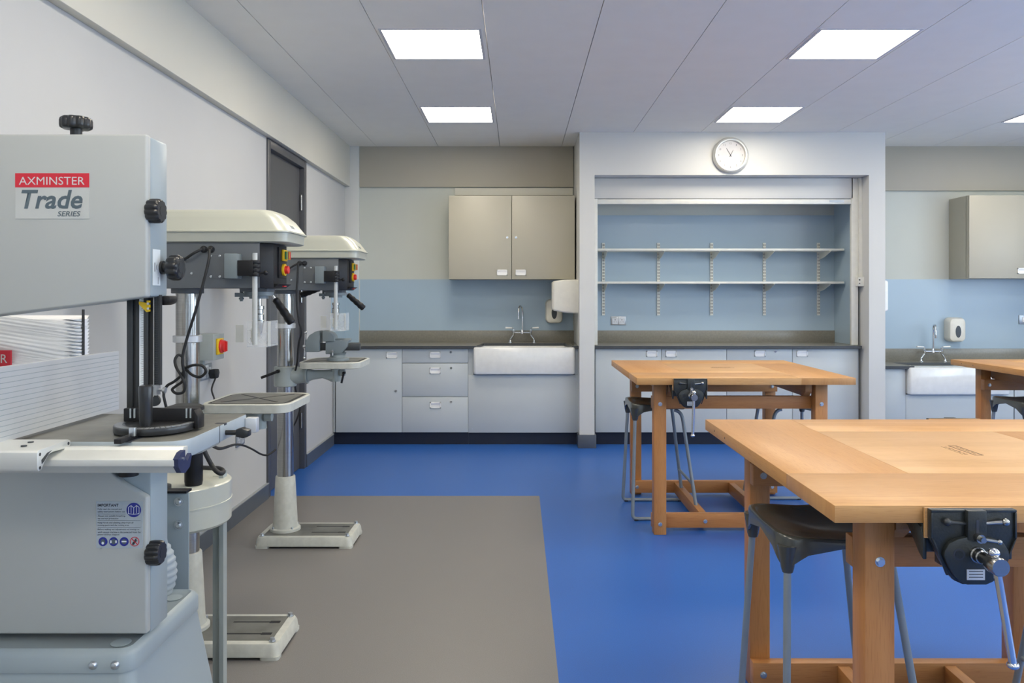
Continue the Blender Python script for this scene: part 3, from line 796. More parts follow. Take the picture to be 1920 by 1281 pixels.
def make_vise(x, y, label, rot=0, bar=9, lever=0):
    """x,y = middle of the bench edge it is set into; jaw faces -y"""
    t = thing('bench_vise', label, 'vise', (x, y, BH), 'black woodworking vises')
    Z = BH
    # rear jaw let into the bench edge
    m = MB()
    m.box(x - .094, x + .094, y - .010, y - .001, Z - .066, Z - .002)
    m.box(x - .094, x + .094, y - .003, y + .02, Z - .10, Z - .039)
    for q0, q1 in ((-.097, -.088), (.088, .097)):
        m.prism([(y - .008, Z - .066), (y + .002, Z - .045), (y + .03, Z - .0395), (y + .13, Z - .0395), (y + .13, Z - .047), (y + .06, Z - .060), (y + .01, Z - .105), (y - .008, Z - .115)], 'x', x + q0, x + q1)
    m.box(x - .055, x + .055, y + .0, y + .025, Z - .13, Z - .04)
    m.build('rear_jaw', 'vise_black', t, bevel=.002)
    m = MB(); m.box(x - .097, x + .092, y - .016, y - .0102, Z - .066, Z); m.build('jaw_lining', 'woodX', t, bevel=.0008)
    yf = y - .030
    prof = [(-.092, 0), (-.092, -.062), (-.088, -.070), (-.075, -.10), (-.052, -.140), (-.040, -.153), (-.022, -.161), (.022, -.161), (.040, -.153), (.052, -.140), (.075, -.10), (.088, -.070), (.092, -.062), (.092, 0)]
    m = MB(); m.prism([(x + a, Z + b) for a, b in prof], 'y', yf, y - .0165)
    # raised rim, boss and centre block
    m.box(x - .092, x + .092, yf - .004, yf, Z - .006, Z)
    m.box(x - .092, x - .087, yf - .004, yf, Z - .062, Z - .006); m.box(x + .087, x + .092, yf - .004, yf, Z - .062, Z - .006)
    bp = [(-.068, -.085), (-.069, -.097), (-.060, -.118), (-.046, -.140), (-.034, -.151), (-.020, -.157), (.020, -.157), (.034, -.151), (.046, -.140), (.060, -.118), (.069, -.097), (.068, -.085), (.058, -.069), (.040, -.060), (.021, -.056), (-.021, -.056), (-.040, -.060), (-.058, -.069)]
    m.prism([(x + a, Z + b) for a, b in bp], 'y', yf - .014, yf)
    m.box(x - .020, x + .020, yf - .016, yf, Z - .062, Z + .001)
    for s in (-1, 1): m.prism([(x + s * .091, Z - .060), (x + s * .085, Z - .066), (x + s * .055, Z - .140), (x + s * .060, Z - .140)], 'y', yf - .006, yf)
    m.build('front_jaw', 'vise_black', t, bevel=.0022)
    m = MB(); m.box(x - .003, x + .003, yf - .0168, yf - .0155, Z - .048, Z - .018)
    for s in (-1, 1):
        m.cyl((x + s * .038, yf - .0138, Z - .092), (x + s * .038, yf - .0148, Z - .092), .0125, n=20)
    m.build('guide_hole', 'ink', t)
    for s in (-1, 1):
        g = MB(); g.cyl((x + s * .038, yf - .0145, Z - .092), (x + s * .038, yf - .016, Z - .092), .0085, n=20)
        g.build('guide_rod', 'vise_black', t)
        g = MB(); g.cyl((x + s * .038, y + .03, Z - .092), (x + s * .038, y + .30, Z - .092), .011, n=16); g.build('guide_rod', 'vise_black', t)
        h = MB(); h.sphere((x + s * .062, yf - .012, Z - .024), .0085, 14); h.tube([(x + s * .062, yf - .012, Z - .024), (x + s * .042, yf - .008, Z - .026), (x + s * .018, yf - .006, Z - .029)], .0042, 10, radii=[.005, .004, .0035])
        h.build('dog_lever', 'steel' if s > 0 else 'dark_metal', t)
    # screw and tommy bar
    m = MB(); sy = yf - .014
    m.lathe([(.017, 0), (.017, .006), (.015, .008), (.0145, .020), (.0125, .022), (.0125, .05), (.018, .052), (.019, .056), (.019, .082), (.0175, .086)], (x, sy, Z - .092), (0, -1, 0), 28)
    m.cyl((x, y + .02, Z - .092), (x, y + .34, Z - .092), .010, n=16)
    m.build('screw', 'steel', t)
    a = R(bar); hy = sy - .068; d = Vector((math.sin(a), -.02, -math.cos(a))); c_ = Vector((x, hy, Z - .092))
    m = MB(); p0, p1 = c_ - d * .026, c_ + d * .205
    m.cyl(p0, p1, .0078, n=18); m.sphere(p0, .0115, 16, sz=.8); m.sphere(p1, .0120, 16, sz=.7)
    m.build('tommy_bar', 'chrome', t)
    m = MB(); q = Vector((x, yf - .016, Z - .055))
    m.cyl(q, q + Vector((0, -.014, 0)), .0095, n=18); m.cyl(q + Vector((0, -.014, 0)), q + Vector((0, -.024, 0)), .006, n=14)
    la = R(lever); e = q + Vector((math.cos(la) * .040, -.012, math.sin(la) * .040)); m.cyl(q + Vector((0, -.012, 0)), e, .0036, n=10); m.sphere(e, .006, 12)
    m.build('quick_release_lever', 'steel', t)
    m = MB(); m.box(x - .022, x + .016, yf - .0158, yf - .0138, Z - .146, Z - .124); m.cur = 1
    for i in range(3): m.box(x - .018, x + .012, yf - .0162, yf - .0157, Z - .1285 - i * .0062, Z - .1268 - i * .0062)
    m.build('maker_plate', ['alu', 'dark_metal'], t)
    if rot:
        t.rotation_euler.z = R(rot)
    return t
make_vise(.975, 1.745, 'black cast iron vise with steel bar on the front of the nearest bench', bar=9, lever=-10)
make_vise(.945, 4.42, 'black cast iron vise with hanging steel bar on the bench before the shelf recess', bar=-2, lever=-110)
make_vise(.69 + BW - .285, 1.745 + BD, 'vise on the far edge of the nearest bench, only its top showing', rot=180, bar=20)

def make_stool(x, y, label, mirror=False):
    """x,y = outer front foot; inner legs towards +x (or -x when mirrored)"""
    s = -1 if mirror else 1
    t = thing('stool', label, 'stool', (x, y, 0), 'grey plastic lab stools')
    def P(a, b, c): return (x + s * a, y + b, c)
    # seat
    cxs, cys, hx, hy = .165, .225, .165, .185
    N = 48
    def per(i, k=1.0):
        a = 2 * math.pi * i / N
        ca, sa = math.cos(a), math.sin(a)
        e = 2 / 7.0
        px_ = math.copysign(abs(ca) ** e, ca) * hx * k; py_ = math.copysign(abs(sa) ** e, sa) * hy * k
        return px_, py_, abs(math.sin(2 * a))
    def corner(px_, py_):
        return (min(1, abs(px_) / hx) * min(1, abs(py_) / hy))
    def topz(px_, py_):
        u, v = px_ / hx, py_ / hy
        return .690 + .012 * v * v - .024 * (1 - min(1, u * u)) * (1 - .5 * v * v) + .006 * u * u - .014 * (u * u * v * v) ** 2
    rings = []
    for k in (.03, .2, .4, .6, .78, .9, .97):
        rings.append([P(cxs + per(i, k)[0], cys + per(i, k)[1], topz(*per(i, k)[:2])) for i in range(N)])
    def rim(k, dz, bottom):
        o = []
        for i in range(N):
            px_, py_, _ = per(i, k)
            c_ = max(0.0, min(1, corner(*per(i, 1.0)[:2]) * 1.22)) ** 2.6 * (1.0 if px_ < 0 else .12)
            zt = topz(*per(i, 1.0)[:2])
            zb = zt - .026 - .060 * c_
            o.append(P(cxs + px_, cys + py_, zt + dz if not bottom else zb + dz))
        return o
    rings += [rim(1.0, -.003, False), rim(1.012, -.010, False), rim(1.02, .008, True), rim(1.02, 0, True), rim(.985, 0, True)]
    o = []
    for i in range(N):
        px_, py_, _ = per(i, .975); o.append(P(cxs + px_, cys + py_, topz(*per(i, 1)[:2]) - .022))
    rings.append(o)
    for k in (.7, .3, .03):
        rings.append([P(cxs + per(i, k)[0], cys + per(i, k)[1], topz(*per(i, k)[:2]) - .014) for i in range(N)])
    m = MB(); m.loft(rings); seat = m.build('seat', 'seat', t, angle=50)
    for a_, b_ in ((.022, .062), (.022, .388)):
        mm = MB(); mm.lathe([(.0145, 0), (.018, .012), (.024, .05), (.028, .075)], P(a_, b_, .594), (0, 0, 1), 16); mm.build('leg_socket', 'seat', seat)
    # two sled frames
    r = .0105
    fr = []
    for ty, fy in ((.062, 0.0), (.388, .45)):
        pts = [P(.022, ty, .63), P(.006, ty + (fy - ty) * .85, .08), P(.0, fy, .022), P(.02, fy, r), P(.36, fy, r), P(.385, fy, .022), P(.378, ty + (fy - ty) * .85, .08), P(.308, ty, .63)]
        # rounded by short segments
        path = [Vector(pts[0])]
        def seg(a_, b_, n=3):
            a_, b_ = Vector(a_), Vector(b_)
            for q in range(1, n + 1): path.append(a_.lerp(b_, q / n))
        foot0 = Vector(P(-.002, fy, r)); foot1 = Vector(P(.392, fy, r))
        A, B = Vector(pts[0]), Vector(pts[-1])
        dA = (foot0 - A).normalized(); dB = (foot1 - B).normalized(); X_ = Vector((s, 0, 0))
        path = [A, A.lerp(foot0, .5)]
        for q in range(0, 7):
            f_ = q / 6; path.append((foot0 - dA * .028) * (1 - f_) ** 2 + foot0 * 2 * f_ * (1 - f_) + (foot0 + X_ * .028) * f_ ** 2)
        path.append((foot0 + foot1) / 2)
        for q in range(0, 7):
            f_ = q / 6; path.append((foot1 - X_ * .028) * (1 - f_) ** 2 + foot1 * 2 * f_ * (1 - f_) + (foot1 - dB * .028) * f_ ** 2)
        path += [B.lerp(foot1, .5), B.lerp(foot1, .06)]
        c1 = Vector(P(.306, ty, .652)); c0 = B.lerp(foot1, .06); c2 = Vector(P(.262, ty, .656))
        for q in range(1, 7):
            f_ = q / 6; path.append(c0 * (1 - f_) ** 2 + c1 * 2 * f_ * (1 - f_) + c2 * f_ ** 2)
        MB().tube(path, r, 14).build('sled_frame', 'tube', t, angle=60)
        for fx in (.02, .37):
            mm = MB(); mm.box(x + s * fx - .012, x + s * fx + .012, y + fy - .012, y + fy + .012, -.0005, .009); mm.build('foot_pad', 'rubber', t, bevel=.003)
        fr.append((B, foot1))
    (b0, f0), (b1, f1) = fr
    p0, p1 = b0.lerp(f0, .67), b1.lerp(f1, .67)
    MB().tube([p0, p1], .0085, 12).build('footrest', 'tube', t)
    return t
make_stool(.722, 2.15, 'dark grey plastic stool tucked under the left side of the nearest bench')
make_stool(.690, 4.82, 'dark grey plastic stool tucked under the left side of the middle bench')
make_stool(1.882, 4.86, 'grey stool mostly hidden behind the right legs of the middle bench', True)
make_stool(3.10, 4.86, 'olive grey stool under the partly seen bench at the right edge')
make_stool(1.955, 2.10, 'stool on the right of the nearest bench, one grey leg showing below the vise', True)
#@@PART3
# ------------------------------------------------------------------ DRILL PRESSES
def fluted(m, c, d, r, h, n=60, fl=10, depth=.12, mi=None):
    """grip knob: fluted disc with rounded edges"""
    c = Vector(c); d = Vector(d).normalized(); u = d.orthogonal().normalized(); w = d.cross(u)
    rings = []
    for k, hh in ((.86, 0), (.97, h * .10), (1, h * .3), (1, h * .7), (.96, h * .9), (.86, h)):
        rings.append([c + d * hh + (u * math.cos(2 * math.pi * i / n) + w * math.sin(2 * math.pi * i / n)) * r * k * (1 - depth * (.5 + .5 * math.cos(fl * 2 * math.pi * i / n)) ** 2.5) for i in range(n)])
    m.loft(rings, m=mi)

def drill_press(Y0, tz, hang, label, knot):
    X0 = -1.29
    t = thing('drill_press', label, 'drill press', (X0, Y0, 0), 'floor standing drill presses')
    # base casting
    bx0, bx1, hy = -1.412, -.893, .148
    def rr(i, z, r=.03): return [(px_, py_, z) for px_, py_ in rrect(bx0 + i, bx1 - i, Y0 - hy + i, Y0 + hy - i, r)]
    m = MB(); m.loft([rr(-.002, .012), rr(.002, .045), rr(.008, .058), rr(.022, .060)])
    for fx in (bx0, bx1 - .07):
        for fy in (Y0 - hy, Y0 + hy - .05): m.prism(rrect(fx - .001, fx + .071, fy - .001, fy + .051, .012, 3), 'z', 0, .013)
    base = m.build('base', 'drill_base', t, angle=40)
    m = MB(); m.box(bx0 + .035, bx1 - .035, Y0 - hy + .035, Y0 + hy - .035, .0595, .0615); m.cur = 1
    for sy in (-.055, .055):
        m.box(-1.13, -.965, Y0 + sy - .005, Y0 + sy + .005, .0612, .0618); m.box(-.985, -.945, Y0 + sy - .010, Y0 + sy + .010, .0612, .0619)
    m.build('ground_plate', ['cast', 'black_plastic'], base)
    for fx in (bx0 + .03, bx1 - .03):
        for fy in (Y0 - hy + .03, Y0 + hy - .03):
            m = MB(); m.cyl((fx, fy, .060), (fx, fy, .063), .013, n=18); m.cyl((fx, fy, .063), (fx, fy, .073), .0095, n=6); m.build('bolt', 'zinc', base, angle=20)
    m = MB(); m.lathe([(.082, .061), (.082, .074), (.078, .078), (.070, .080), (.066, .10), (.060, .22), (.053, .355), (.051, .359), (.046, .360)], (X0, Y0, 0), (0, 0, 1), 40)
    m.build('column_socket', 'drill_light' if False else 'drill_base', t)
    for a in (45, 135, 225, 315):
        m = MB(); m.cyl((X0 + .074 * math.cos(R(a)), Y0 + .074 * math.sin(R(a)), .078), (X0 + .074 * math.cos(R(a)), Y0 + .074 * math.sin(R(a)), .088), .007, n=6); m.build('bolt', 'zinc', t, angle=20)
    MB().cyl((X0, Y0, .34), (X0, Y0, 1.385), .0437, n=40).build('column', 'steel', t)
    m = MB(); m.lathe([(.048, 0), (.054, .002), (.054, .026), (.048, .028)], (X0, Y0, 1.175), (0, 0, 1), 36); m.build('collar', 'alu', t)
    # head
    m = MB()
    m.box(-1.50, -.967, Y0 - .13, Y0 + .13, 1.385, 1.556)
    m.cyl((X0, Y0, 1.365), (X0, Y0, 1.39), .060, n=36)
    m.box(-1.065, -.965, Y0 - .05, Y0 + .05, 1.372, 1.39)
    hd = m.build('head', 'drill_grey', t, bevel=.003)
    m = MB(); m.prism([(-.968, Y0 - .13), (-.928, Y0 - .085), (-.928, Y0 + .085), (-.968, Y0 + .13)], 'z', 1.385, 1.554)
    m.prism([(-.93, 1.402), (-.905, 1.402), (-.93, 1.386)], 'y', Y0 - .08, Y0 + .08)
    m.build('front_cover', 'black_plastic', hd, bevel=.003)
    m = MB(); m.box(-.929, -.922, Y0 - .035, Y0 + .062, 1.425, 1.545); m.build('switch_panel', 'black_plastic', hd, bevel=.002)
    m = MB(); m.box(-.922, -.913, Y0 - .005, Y0 + .045, 1.492, 1.536); m.cur = 1
    m.box(-.913, -.902, Y0 + .000, Y0 + .018, 1.498, 1.530); m.cur = 2; m.box(-.913, -.898, Y0 + .020, Y0 + .040, 1.498, 1.530)
    m.build('start_switch', ['yellow', 'green', 'red'], hd, bevel=.0015)
    m = MB(); m.lathe([(.024, 0), (.024, .008)], (-.922, Y0 + .018, 1.458), (1, 0, 0), 24, m=0); m.lathe([(.016, 0), (.0155, .012), (.013, .014)], (-.914, Y0 + .018, 1.458), (1, 0, 0), 24, m=1)
    m.build('stop_button', ['yellow', 'red'], hd)
    m = MB(); m.box(-.918, -.910, Y0 - .01, Y0 + .02, 1.3915, 1.395); m.build('lamp_lens', 'red', hd)
    # belt cover
    cy0, cy1, c0, c1 = Y0 - .152, Y0 + .152, -1.585, -.855
    def cr_(i, z, r=.05, ix=None, ixb=None):
        return [(px_, py_, z) for px_, py_ in rrect(c0 + (i if ixb is None else ixb), c1 - (i if ix is None else ix), cy0 + i, cy1 - i, r, 8)]
    m = MB(); m.loft([cr_(.014, 1.556), cr_(.008, 1.560), cr_(.006, 1.594)])
    cv = m.build('belt_cover', 'drill_cream', t, angle=40)
    m = MB(); m.loft([cr_(-.002, 1.5945), cr_(-.002, 1.599), cr_(.003, 1.602, ix=.004), cr_(.020, 1.648, .05, ix=.038), cr_(.030, 1.672, .05, ix=.068), cr_(.038, 1.680, .05, ix=.082), cr_(.058, 1.682, .04, ix=.105)])
    lid = m.build('lid', 'drill_cream', cv, angle=22)
    # badge on the sloping front of the lid
    m = MB(); A = Vector((-.882, 0, 1.6645 - .0)); 
    def slope(u, v, h=.0006):   # u along y, v down the slope (0..1)
        a = Vector((-.895, Y0 + u, 1.6475)); b = Vector((-.861, Y0 + u, 1.6045))
        n_ = Vector((.78, 0, .62)); return a.lerp(b, v) + n_ * h
    def patch(mm, u0, u1, v0, v1, mi, h):
        q = [slope(u0, v0, h), slope(u1, v0, h), slope(u1, v1, h), slope(u0, v1, h)]; q2 = [slope(u0, v0, -.001), slope(u1, v0, -.001), slope(u1, v1, -.001), slope(u0, v1, -.001)]
        mm.loft([q2, q], m=mi)
    patch(m, -.075, .0, .0, .22, 0, .0012); patch(m, -.06, -.01, .35, .8, 1, .001)
    m.build('badge', ['red_flat', 'ink_grey'], lid)
    # side bits facing the room's camera end
    ys = Y0 - .13
    m = MB(); m.box(-1.155, -1.05, ys - .003, ys, 1.42, 1.51); m.build('side_plate', 'drill_grey', hd, bevel=.001)
    for sx, sz in ((-1.148, 1.505), (-1.115, 1.505), (-1.148, 1.428), (-1.115, 1.428), (-1.24, 1.495), (-1.22, 1.44)):
        m = MB(); m.lathe([(.005, 0), (.0045, .003), (.002, .004)], (sx, ys - .002, sz), (0, -1, 0), 12); m.build('screw', 'zinc', hd)
    for gx in (-1.175, -1.148):
        m = MB(); m.lathe([(.013, 0), (.013, .005), (.010, .006), (.010, .014), (.006, .018)], (gx, ys, 1.530), (0, -1, 0), 18); m.build('cable_gland', 'rubber', hd)
    m = MB(); m.box(-1.082, -1.033, ys - .05, ys, 1.42, 1.512)
    gb = m.build('guard_bracket', 'vise_grey', t, bevel=.003)
    m = MB(); gx, gy = -.975, ys - .03
    m.box(-1.033, gx, gy - .022, gy + .02, 1.43, 1.487)
    for k_ in range(4): m.cyl((gx, gy, 1.428 + k_ * .0155), (gx, gy, 1.442 + k_ * .0155), .020, n=24)
    m.build('clamp', 'black_plastic', gb, bevel=.002)
    m = MB(); m.tube([(gx + .018, gy, 1.44), (gx + .034, gy, 1.441)], .004, 10); m.sphere((gx + .040, gy, 1.441), .009, 12); m.build('wing_screw', 'black_plastic', gb)
    m = MB(); m.cyl((gx, gy, 1.175), (gx, gy, 1.515), .0095, n=20); m.build('guard_post', 'sticker', gb)
    m = MB()
    for a_, b_ in ((ys - .012, ys - .009), ):
        m.box(-1.010, -.935, a_, b_, 1.165, 1.262)
    m.box(-.938, -.935, ys - .009, ys + .12, 1.165, 1.262)
    m.box(-1.010, -.935, ys - .009, ys + .12, 1.165, 1.168)
    m.build('guard_shield', 'acrylic', gb)
    m = MB(); m.box(-.9345, -.9325, ys - .008, ys + .022, 1.168, 1.260); m.box(-1.075, -1.045, ys + .05, ys + .052, 1.18, 1.245); m.box(-.995, -.972, ys - .0145, ys - .0122, 1.185, 1.235)
    m.build('guard_strip', 'alu_white', gb)
    # spindle, chuck
    sx = -1.012
    m = MB(); m.lathe([(.040, 0), (.040, -.012), (.056, -.013), (.056, -.028), (.036, -.029), (.036, -.040)], (sx, Y0, 1.385), (0, 0, 1), 36)
    m.box(sx - .088, sx - .03, Y0 - .018, Y0 + .018, 1.352, 1.368)
    m.cyl((sx - .068, Y0, 1.335), (sx - .068, Y0, 1.385), .0065, n=12); m.cyl((sx - .068, Y0, 1.342), (sx - .068, Y0, 1.349), .011, n=6)
    m.build('depth_stop', 'vise_grey', t)
    m = MB(); m.lathe([(.010, 1.345), (.010, 1.318), (.020, 1.316), (.020, 1.304), (.0165, 1.302), (.0165, 1.288), (.0175, 1.287), (.0175, 1.286), (.0195, 1.284), (.0195, 1.262), (.0205, 1.261), (.0205, 1.25), (.018, 1.249), (.017, 1.236), (.011, 1.206), (.006, 1.198)], (sx, Y0, 0), (0, 0, 1), 32)
    m.build('chuck', 'steel', t)
    # feed handles on the far side
    hub = Vector((-1.055, Y0 + .13, 1.425))
    m = MB(); m.cyl(hub, hub + Vector((0, .05, 0)), .026, n=28); m.build('feed_hub', 'dark_metal', t)
    for a in (hang, hang + 120, hang + 240):
        d = Vector((math.cos(R(a)), .18, math.sin(R(a)))).normalized(); o = hub + Vector((0, .035, 0))
        rad = []; pts = []
        for q in range(23):
            f_ = q / 22; pts.append(o + d * (.095 + .125 * f_)); rad.append((.0140 + .0050 * f_) * (1 + .07 * math.sin(f_ * 26)) * (1 if 0 < q < 22 else .6))
        m = MB(); m.tube([o, o + d * .05, o + d * .11], .0055, 12); m.build('lever_rod', 'chrome', t)
        MB().tube(pts, .015, 16, radii=rad).build('lever_grip', 'black_plastic', t, angle=60)
    # motor under the back of the cover
    MB().lathe([(.055, 1.40), (.06, 1.41), (.06, 1.555)], (-1.555, Y0, 0), (0, 0, 1), 28).build('motor', 'drill_grey', t)
    # table, neck, arm
    tx, hs = -1.012, .165
    m = MB(); r_ = .055
    def tr(i, z, r=r_): return [(px_, py_, z) for px_, py_ in rrect(tx - hs + i, tx + hs - i, Y0 - .18 + i, Y0 + .18 - i, r, 7)]
    m.loft([tr(.01, tz - .036), tr(.002, tz - .033), tr(0, tz - .004), tr(.003, tz), tr(.010, tz), tr(.012, tz - .004), tr(.028, tz - .004), tr(.030, tz - .001)])
    tb = m.build('table', ['drill_base'], t, angle=40)
    m = MB(); m.prism(rrect(tx - hs + .027, tx + hs - .027, Y0 - .153, Y0 + .153, .04, 6), 'z', tz - .002, tz + .0002, m=0); m.cur = 1
    for sg in (-1, 1):
        p0, p1 = Vector((tx - .105, Y0 - sg * .115, tz)), Vector((tx + .105, Y0 + sg * .115, tz))
        d = (p1 - p0).normalized(); n_ = Vector((-d.y, d.x, 0)) * .0045
        m.prism([(p0 + n_)[:2], (p0 - n_)[:2], (p1 - n_)[:2], (p1 + n_)[:2]], 'z', tz - .001, tz + .0009)
    for ring in (tr(.011, tz), ):
        pass
    m.build('ground_face', ['cast', 'black_plastic'], tb)
    m = MB(); m.prism(rrect(tx - hs + .0115, tx + hs - .0115, Y0 - .1685, Y0 + .1685, .045, 6), 'z', tz - .006, tz - .0032); m.build('coolant_groove', 'rubber', tb)
    m = MB(); m.lathe([(.030, 0), (.028, .02), (.028, .075), (.040, .082)], (tx, Y0, tz - .118), (0, 0, 1), 28)
    m.cyl((tx + .028, Y0 - .012, tz - .07), (tx + .055, Y0 - .012, tz - .07), .018, n=20)
    # arm tapering back to the column clamp
    az = tz - .085
    def sec(X_, hh, ww, dz=0): return [(X_, Y0 + a_, az + dz + b_) for a_, b_ in rrect(-ww, ww, -hh, hh, min(hh, ww) * .6, 4)]
    m.loft([sec(tx + .0, .030, .026), sec(tx - .03, .030, .026, .0), sec(tx - .07, .022, .02, .006), sec(tx - .12, .026, .026, .002), sec(tx - .15, .034, .034)])
    m.build('arm', 'drill_light', t, angle=45)
    m = MB(); m.lathe([(.058, 0), (.062, .004), (.062, .106), (.058, .11)], (X0, Y0, az - .060), (0, 0, 1), 36)
    m.cyl((X0 + .04, Y0, az), (X0 + .115, Y0, az), .050, .042, n=28); m.cyl((X0 + .115, Y0, az), (X0 + .126, Y0, az), .047, n=28)
    m.build('arm_clamp', 'drill_light', t, angle=40)
    m = MB(); hp = Vector((X0 - .02, Y0 - .062, az + .028)); m.cyl(hp, hp + Vector((0, -.022, 0)), .010, n=14); m.tube([hp + Vector((0, -.018, 0)), hp + Vector((-.085, -.03, -.033))], .0075, 10); m.build('clamp_lever', 'black_plastic', t)
    if tz > .98:
        m = MB(); hp = Vector((tx + .052, Y0 - .014, tz - .07)); m.cyl(hp, hp + Vector((.0, -.022, 0)), .008, n=12); m.tube([hp + Vector((0, -.018, 0)), hp + Vector((-.012, -.022, -.055))], .006, 10); m.build('clamp_lever', 'black_plastic', t)
    # power cable
    MB().tube(knot, .0052, 10, smooth=7).build('power_cable', 'rubber', t, angle=60)
    m = MB(); m.tube([(-1.175, ys - .016, 1.530), (-1.20, ys - .03, 1.515), (-1.235, ys - .02, 1.495), (-1.26, ys, 1.49)], .0052, 10, smooth=6); m.build('lamp_cable', 'rubber', t)
    return t
k1 = [at(*q_) for q_ in ((393,468,2.95),(391,490,2.93),(380,535,2.92),(366,585,2.92),(352,630,2.93),(344,660,2.93),(342,680,2.93),(345,700,2.94),(342,715,2.95),(330,724,2.96),(323,731,2.97),(331,738,2.96),(344,735,2.95),(346,721,2.94),(340,705,2.94),(331,690,2.95),(328,676,2.96),(334,666,2.97),(342,670,2.98),(343,685,2.98),(347,690,2.96),(362,685,2.94),(379,686,2.94),(386,697,2.94),(375,707,2.95),(360,703,2.95),(348,694,2.96),(338,706,2.97),(326,716,2.98),(313,724,2.98),(307,739,2.98),(310,757,2.98),(318,790,3.0),(322,840,3.0))]
drill_press(3.12, .957, -58, 'cream drill press with empty table and knotted cable, nearer of the two', k1)
k2 = [at(559, 494, 4.26), at(558, 520, 4.25), at(556, 560, 4.25), at(560, 600, 4.26), at(565, 622, 4.27), at(560, 645, 4.3), at(557, 680, 4.34), at(552, 705, 4.45), at(555, 735, 4.6), at(562, 765, 4.8), at(555, 790, 4.9), at(549, 800, 4.95)]
drill_press(4.43, 1.0, -42, 'cream drill press with a grey vise on its table, farther of the two', k2)

# grey machine vise on the farther drill's table
vx, vy, vz = -1.055, 4.40, 1.0
t = thing('machine_vise', 'small grey engineer\'s vise on the table of the farther drill press', 'vise', (vx, vy, vz))
m = MB()
m.lathe([(.062, 0), (.062, .012), (.045, .018), (.040, .03), (.048, .042)], (vx + .062, vy, vz), (0, 0, 1), 28)
m.build('swivel_base', 'vise_grey', t, angle=40)
m = MB(); m.prism([(vx + .002, vz + .036), (vx + .085, vz + .036), (vx + .12, vz + .075), (vx + .13, vz + .115), (vx + .01, vz + .108), (vx + .002, vz + .118)], 'y', vy - .035, vy + .035)
m.prism([(vx - .012, vz + .105), (vx + .055, vz + .105), (vx + .050, vz + .135), (vx + .036, vz + .152), (vx + .005, vz + .165), (vx - .012, vz + .165)], 'y', vy - .045, vy + .045)
m.box(vx + .04, vx + .132, vy - .028, vy + .028, vz + .105, vz + .120)
m.build('fixed_jaw', 'vise_grey', t, bevel=.005)
m = MB(); m.prism([(vx - .108, vz + .048), (vx - .030, vz + .048), (vx - .030, vz + .100), (vx - .026, vz + .125), (vx - .030, vz + .165), (vx - .052, vz + .160), (vx - .085, vz + .14), (vx - .106, vz + .105)], 'y', vy - .042, vy + .042)
m.build('moving_jaw', 'vise_grey', t, bevel=.005)
m = MB(); m.box(vx - .10, vx + .185, vy - .020, vy + .020, vz + .055, vz + .095); m.build('slide_bar', 'dark_metal', t, bevel=.003)
m = MB(); m.cyl((vx - .106, vy, vz + .075), (vx - .128, vy, vz + .075), .012, n=18); m.cyl((vx - .120, vy - .006, vz + .012), (vx - .114, vy - .006, vz + .155), .0045, n=12); m.sphere((vx - .120, vy - .006, vz + .014), .008, 12); m.sphere((vx - .114, vy - .006, vz + .153), .008, 12)
m.build('screw_handle', 'chrome', t)
m = MB(); m.cyl((vx + .045, vy - .035, vz + .052), (vx + .045, vy - .055, vz + .052), .007, n=12); m.cyl((vx + .045, vy - .05, vz + .03), (vx + .045, vy - .05, vz + .06), .004, n=10); m.build('lock_screw', 'chrome', t)

# plug and lead at the isolator socket
t = thing('power_plug', 'black power plug and lead in the socket below the isolator', 'plug', (XL + .01, 4.36, .93))
m = MB(); m.prism([(4.325, .955), (4.385, .955), (4.395, .935), (4.38, .905), (4.335, .905), (4.32, .935)], 'x', XL + .010, XL + .045); m.build('plug_body', 'rubber', t, bevel=.006)
m = MB(); m.tube([(XL + .035, 4.36, .91), at(397, 730, 4.3), at(402, 750, 4.2), at(400, 775, 4.0), at(388, 800, 3.7), at(370, 815, 3.4)], .0045, 10, smooth=8); m.build('lead', 'rubber', t)
MB().tube([at(394, 830, 2.5), at(402, 838, 2.6), at(416, 841, 2.9), at(440, 834, 3.6), at(455, 835, 4.1), at(472, 842, 4.4), at(490, 852, 4.6), at(503, 853, 4.65), at(517, 843, 4.7)], .0055, 10, smooth=8).build('loose_cable', 'rubber')
tag(bpy.data.objects['loose_cable'], 'thin black cable sagging between the bandsaw and the farther drill column', 'cable')

# ------------------------------------------------------------------ BANDSAW
YB0, YB1 = 1.75, 1.858
XS = -.813
bs = thing('bandsaw', 'large pale grey bandsaw at the left edge with a red trade label', 'bandsaw', (-1.0, 1.85, 0))
up = [(XS, 1.355), (XS, 1.712), (-1.32, 1.712), (-1.32, 1.293)]
m = MB(); m.prism([(XS - .001, 1.356), (XS - .001, 1.711), (-1.319, 1.711), (-1.319, 1.295)], 'y', YB0 + .022, YB1); uh = m.build('upper_housing', 'saw_blue', bs, bevel=.007)
m = MB(); m.prism(up, 'y', YB0, YB0 + .021); ud = m.build('upper_door', 'saw_grey', bs, bevel=.005, seg=3)
lo = [(XS, .617), (XS, .917), (-.868, .949), (-.905, .985), (-1.32, .985), (-1.32, .617)]
m = MB(); m.prism([(XS - .001, .612), (XS - .001, .99), (-1.319, .99), (-1.319, .612)], 'y', YB0 + .022, YB1); m.build('lower_housing', 'saw_blue', bs, bevel=.004)
m = MB(); m.prism(lo, 'y', YB0, YB0 + .021); ld = m.build('lower_door', 'saw_grey', bs, bevel=.005, seg=3)
MB().box(-1.42, -1.29, YB0 + .03, YB1 + .05, .61, 1.40).build('frame_column', 'saw_blue', bs, bevel=.005)
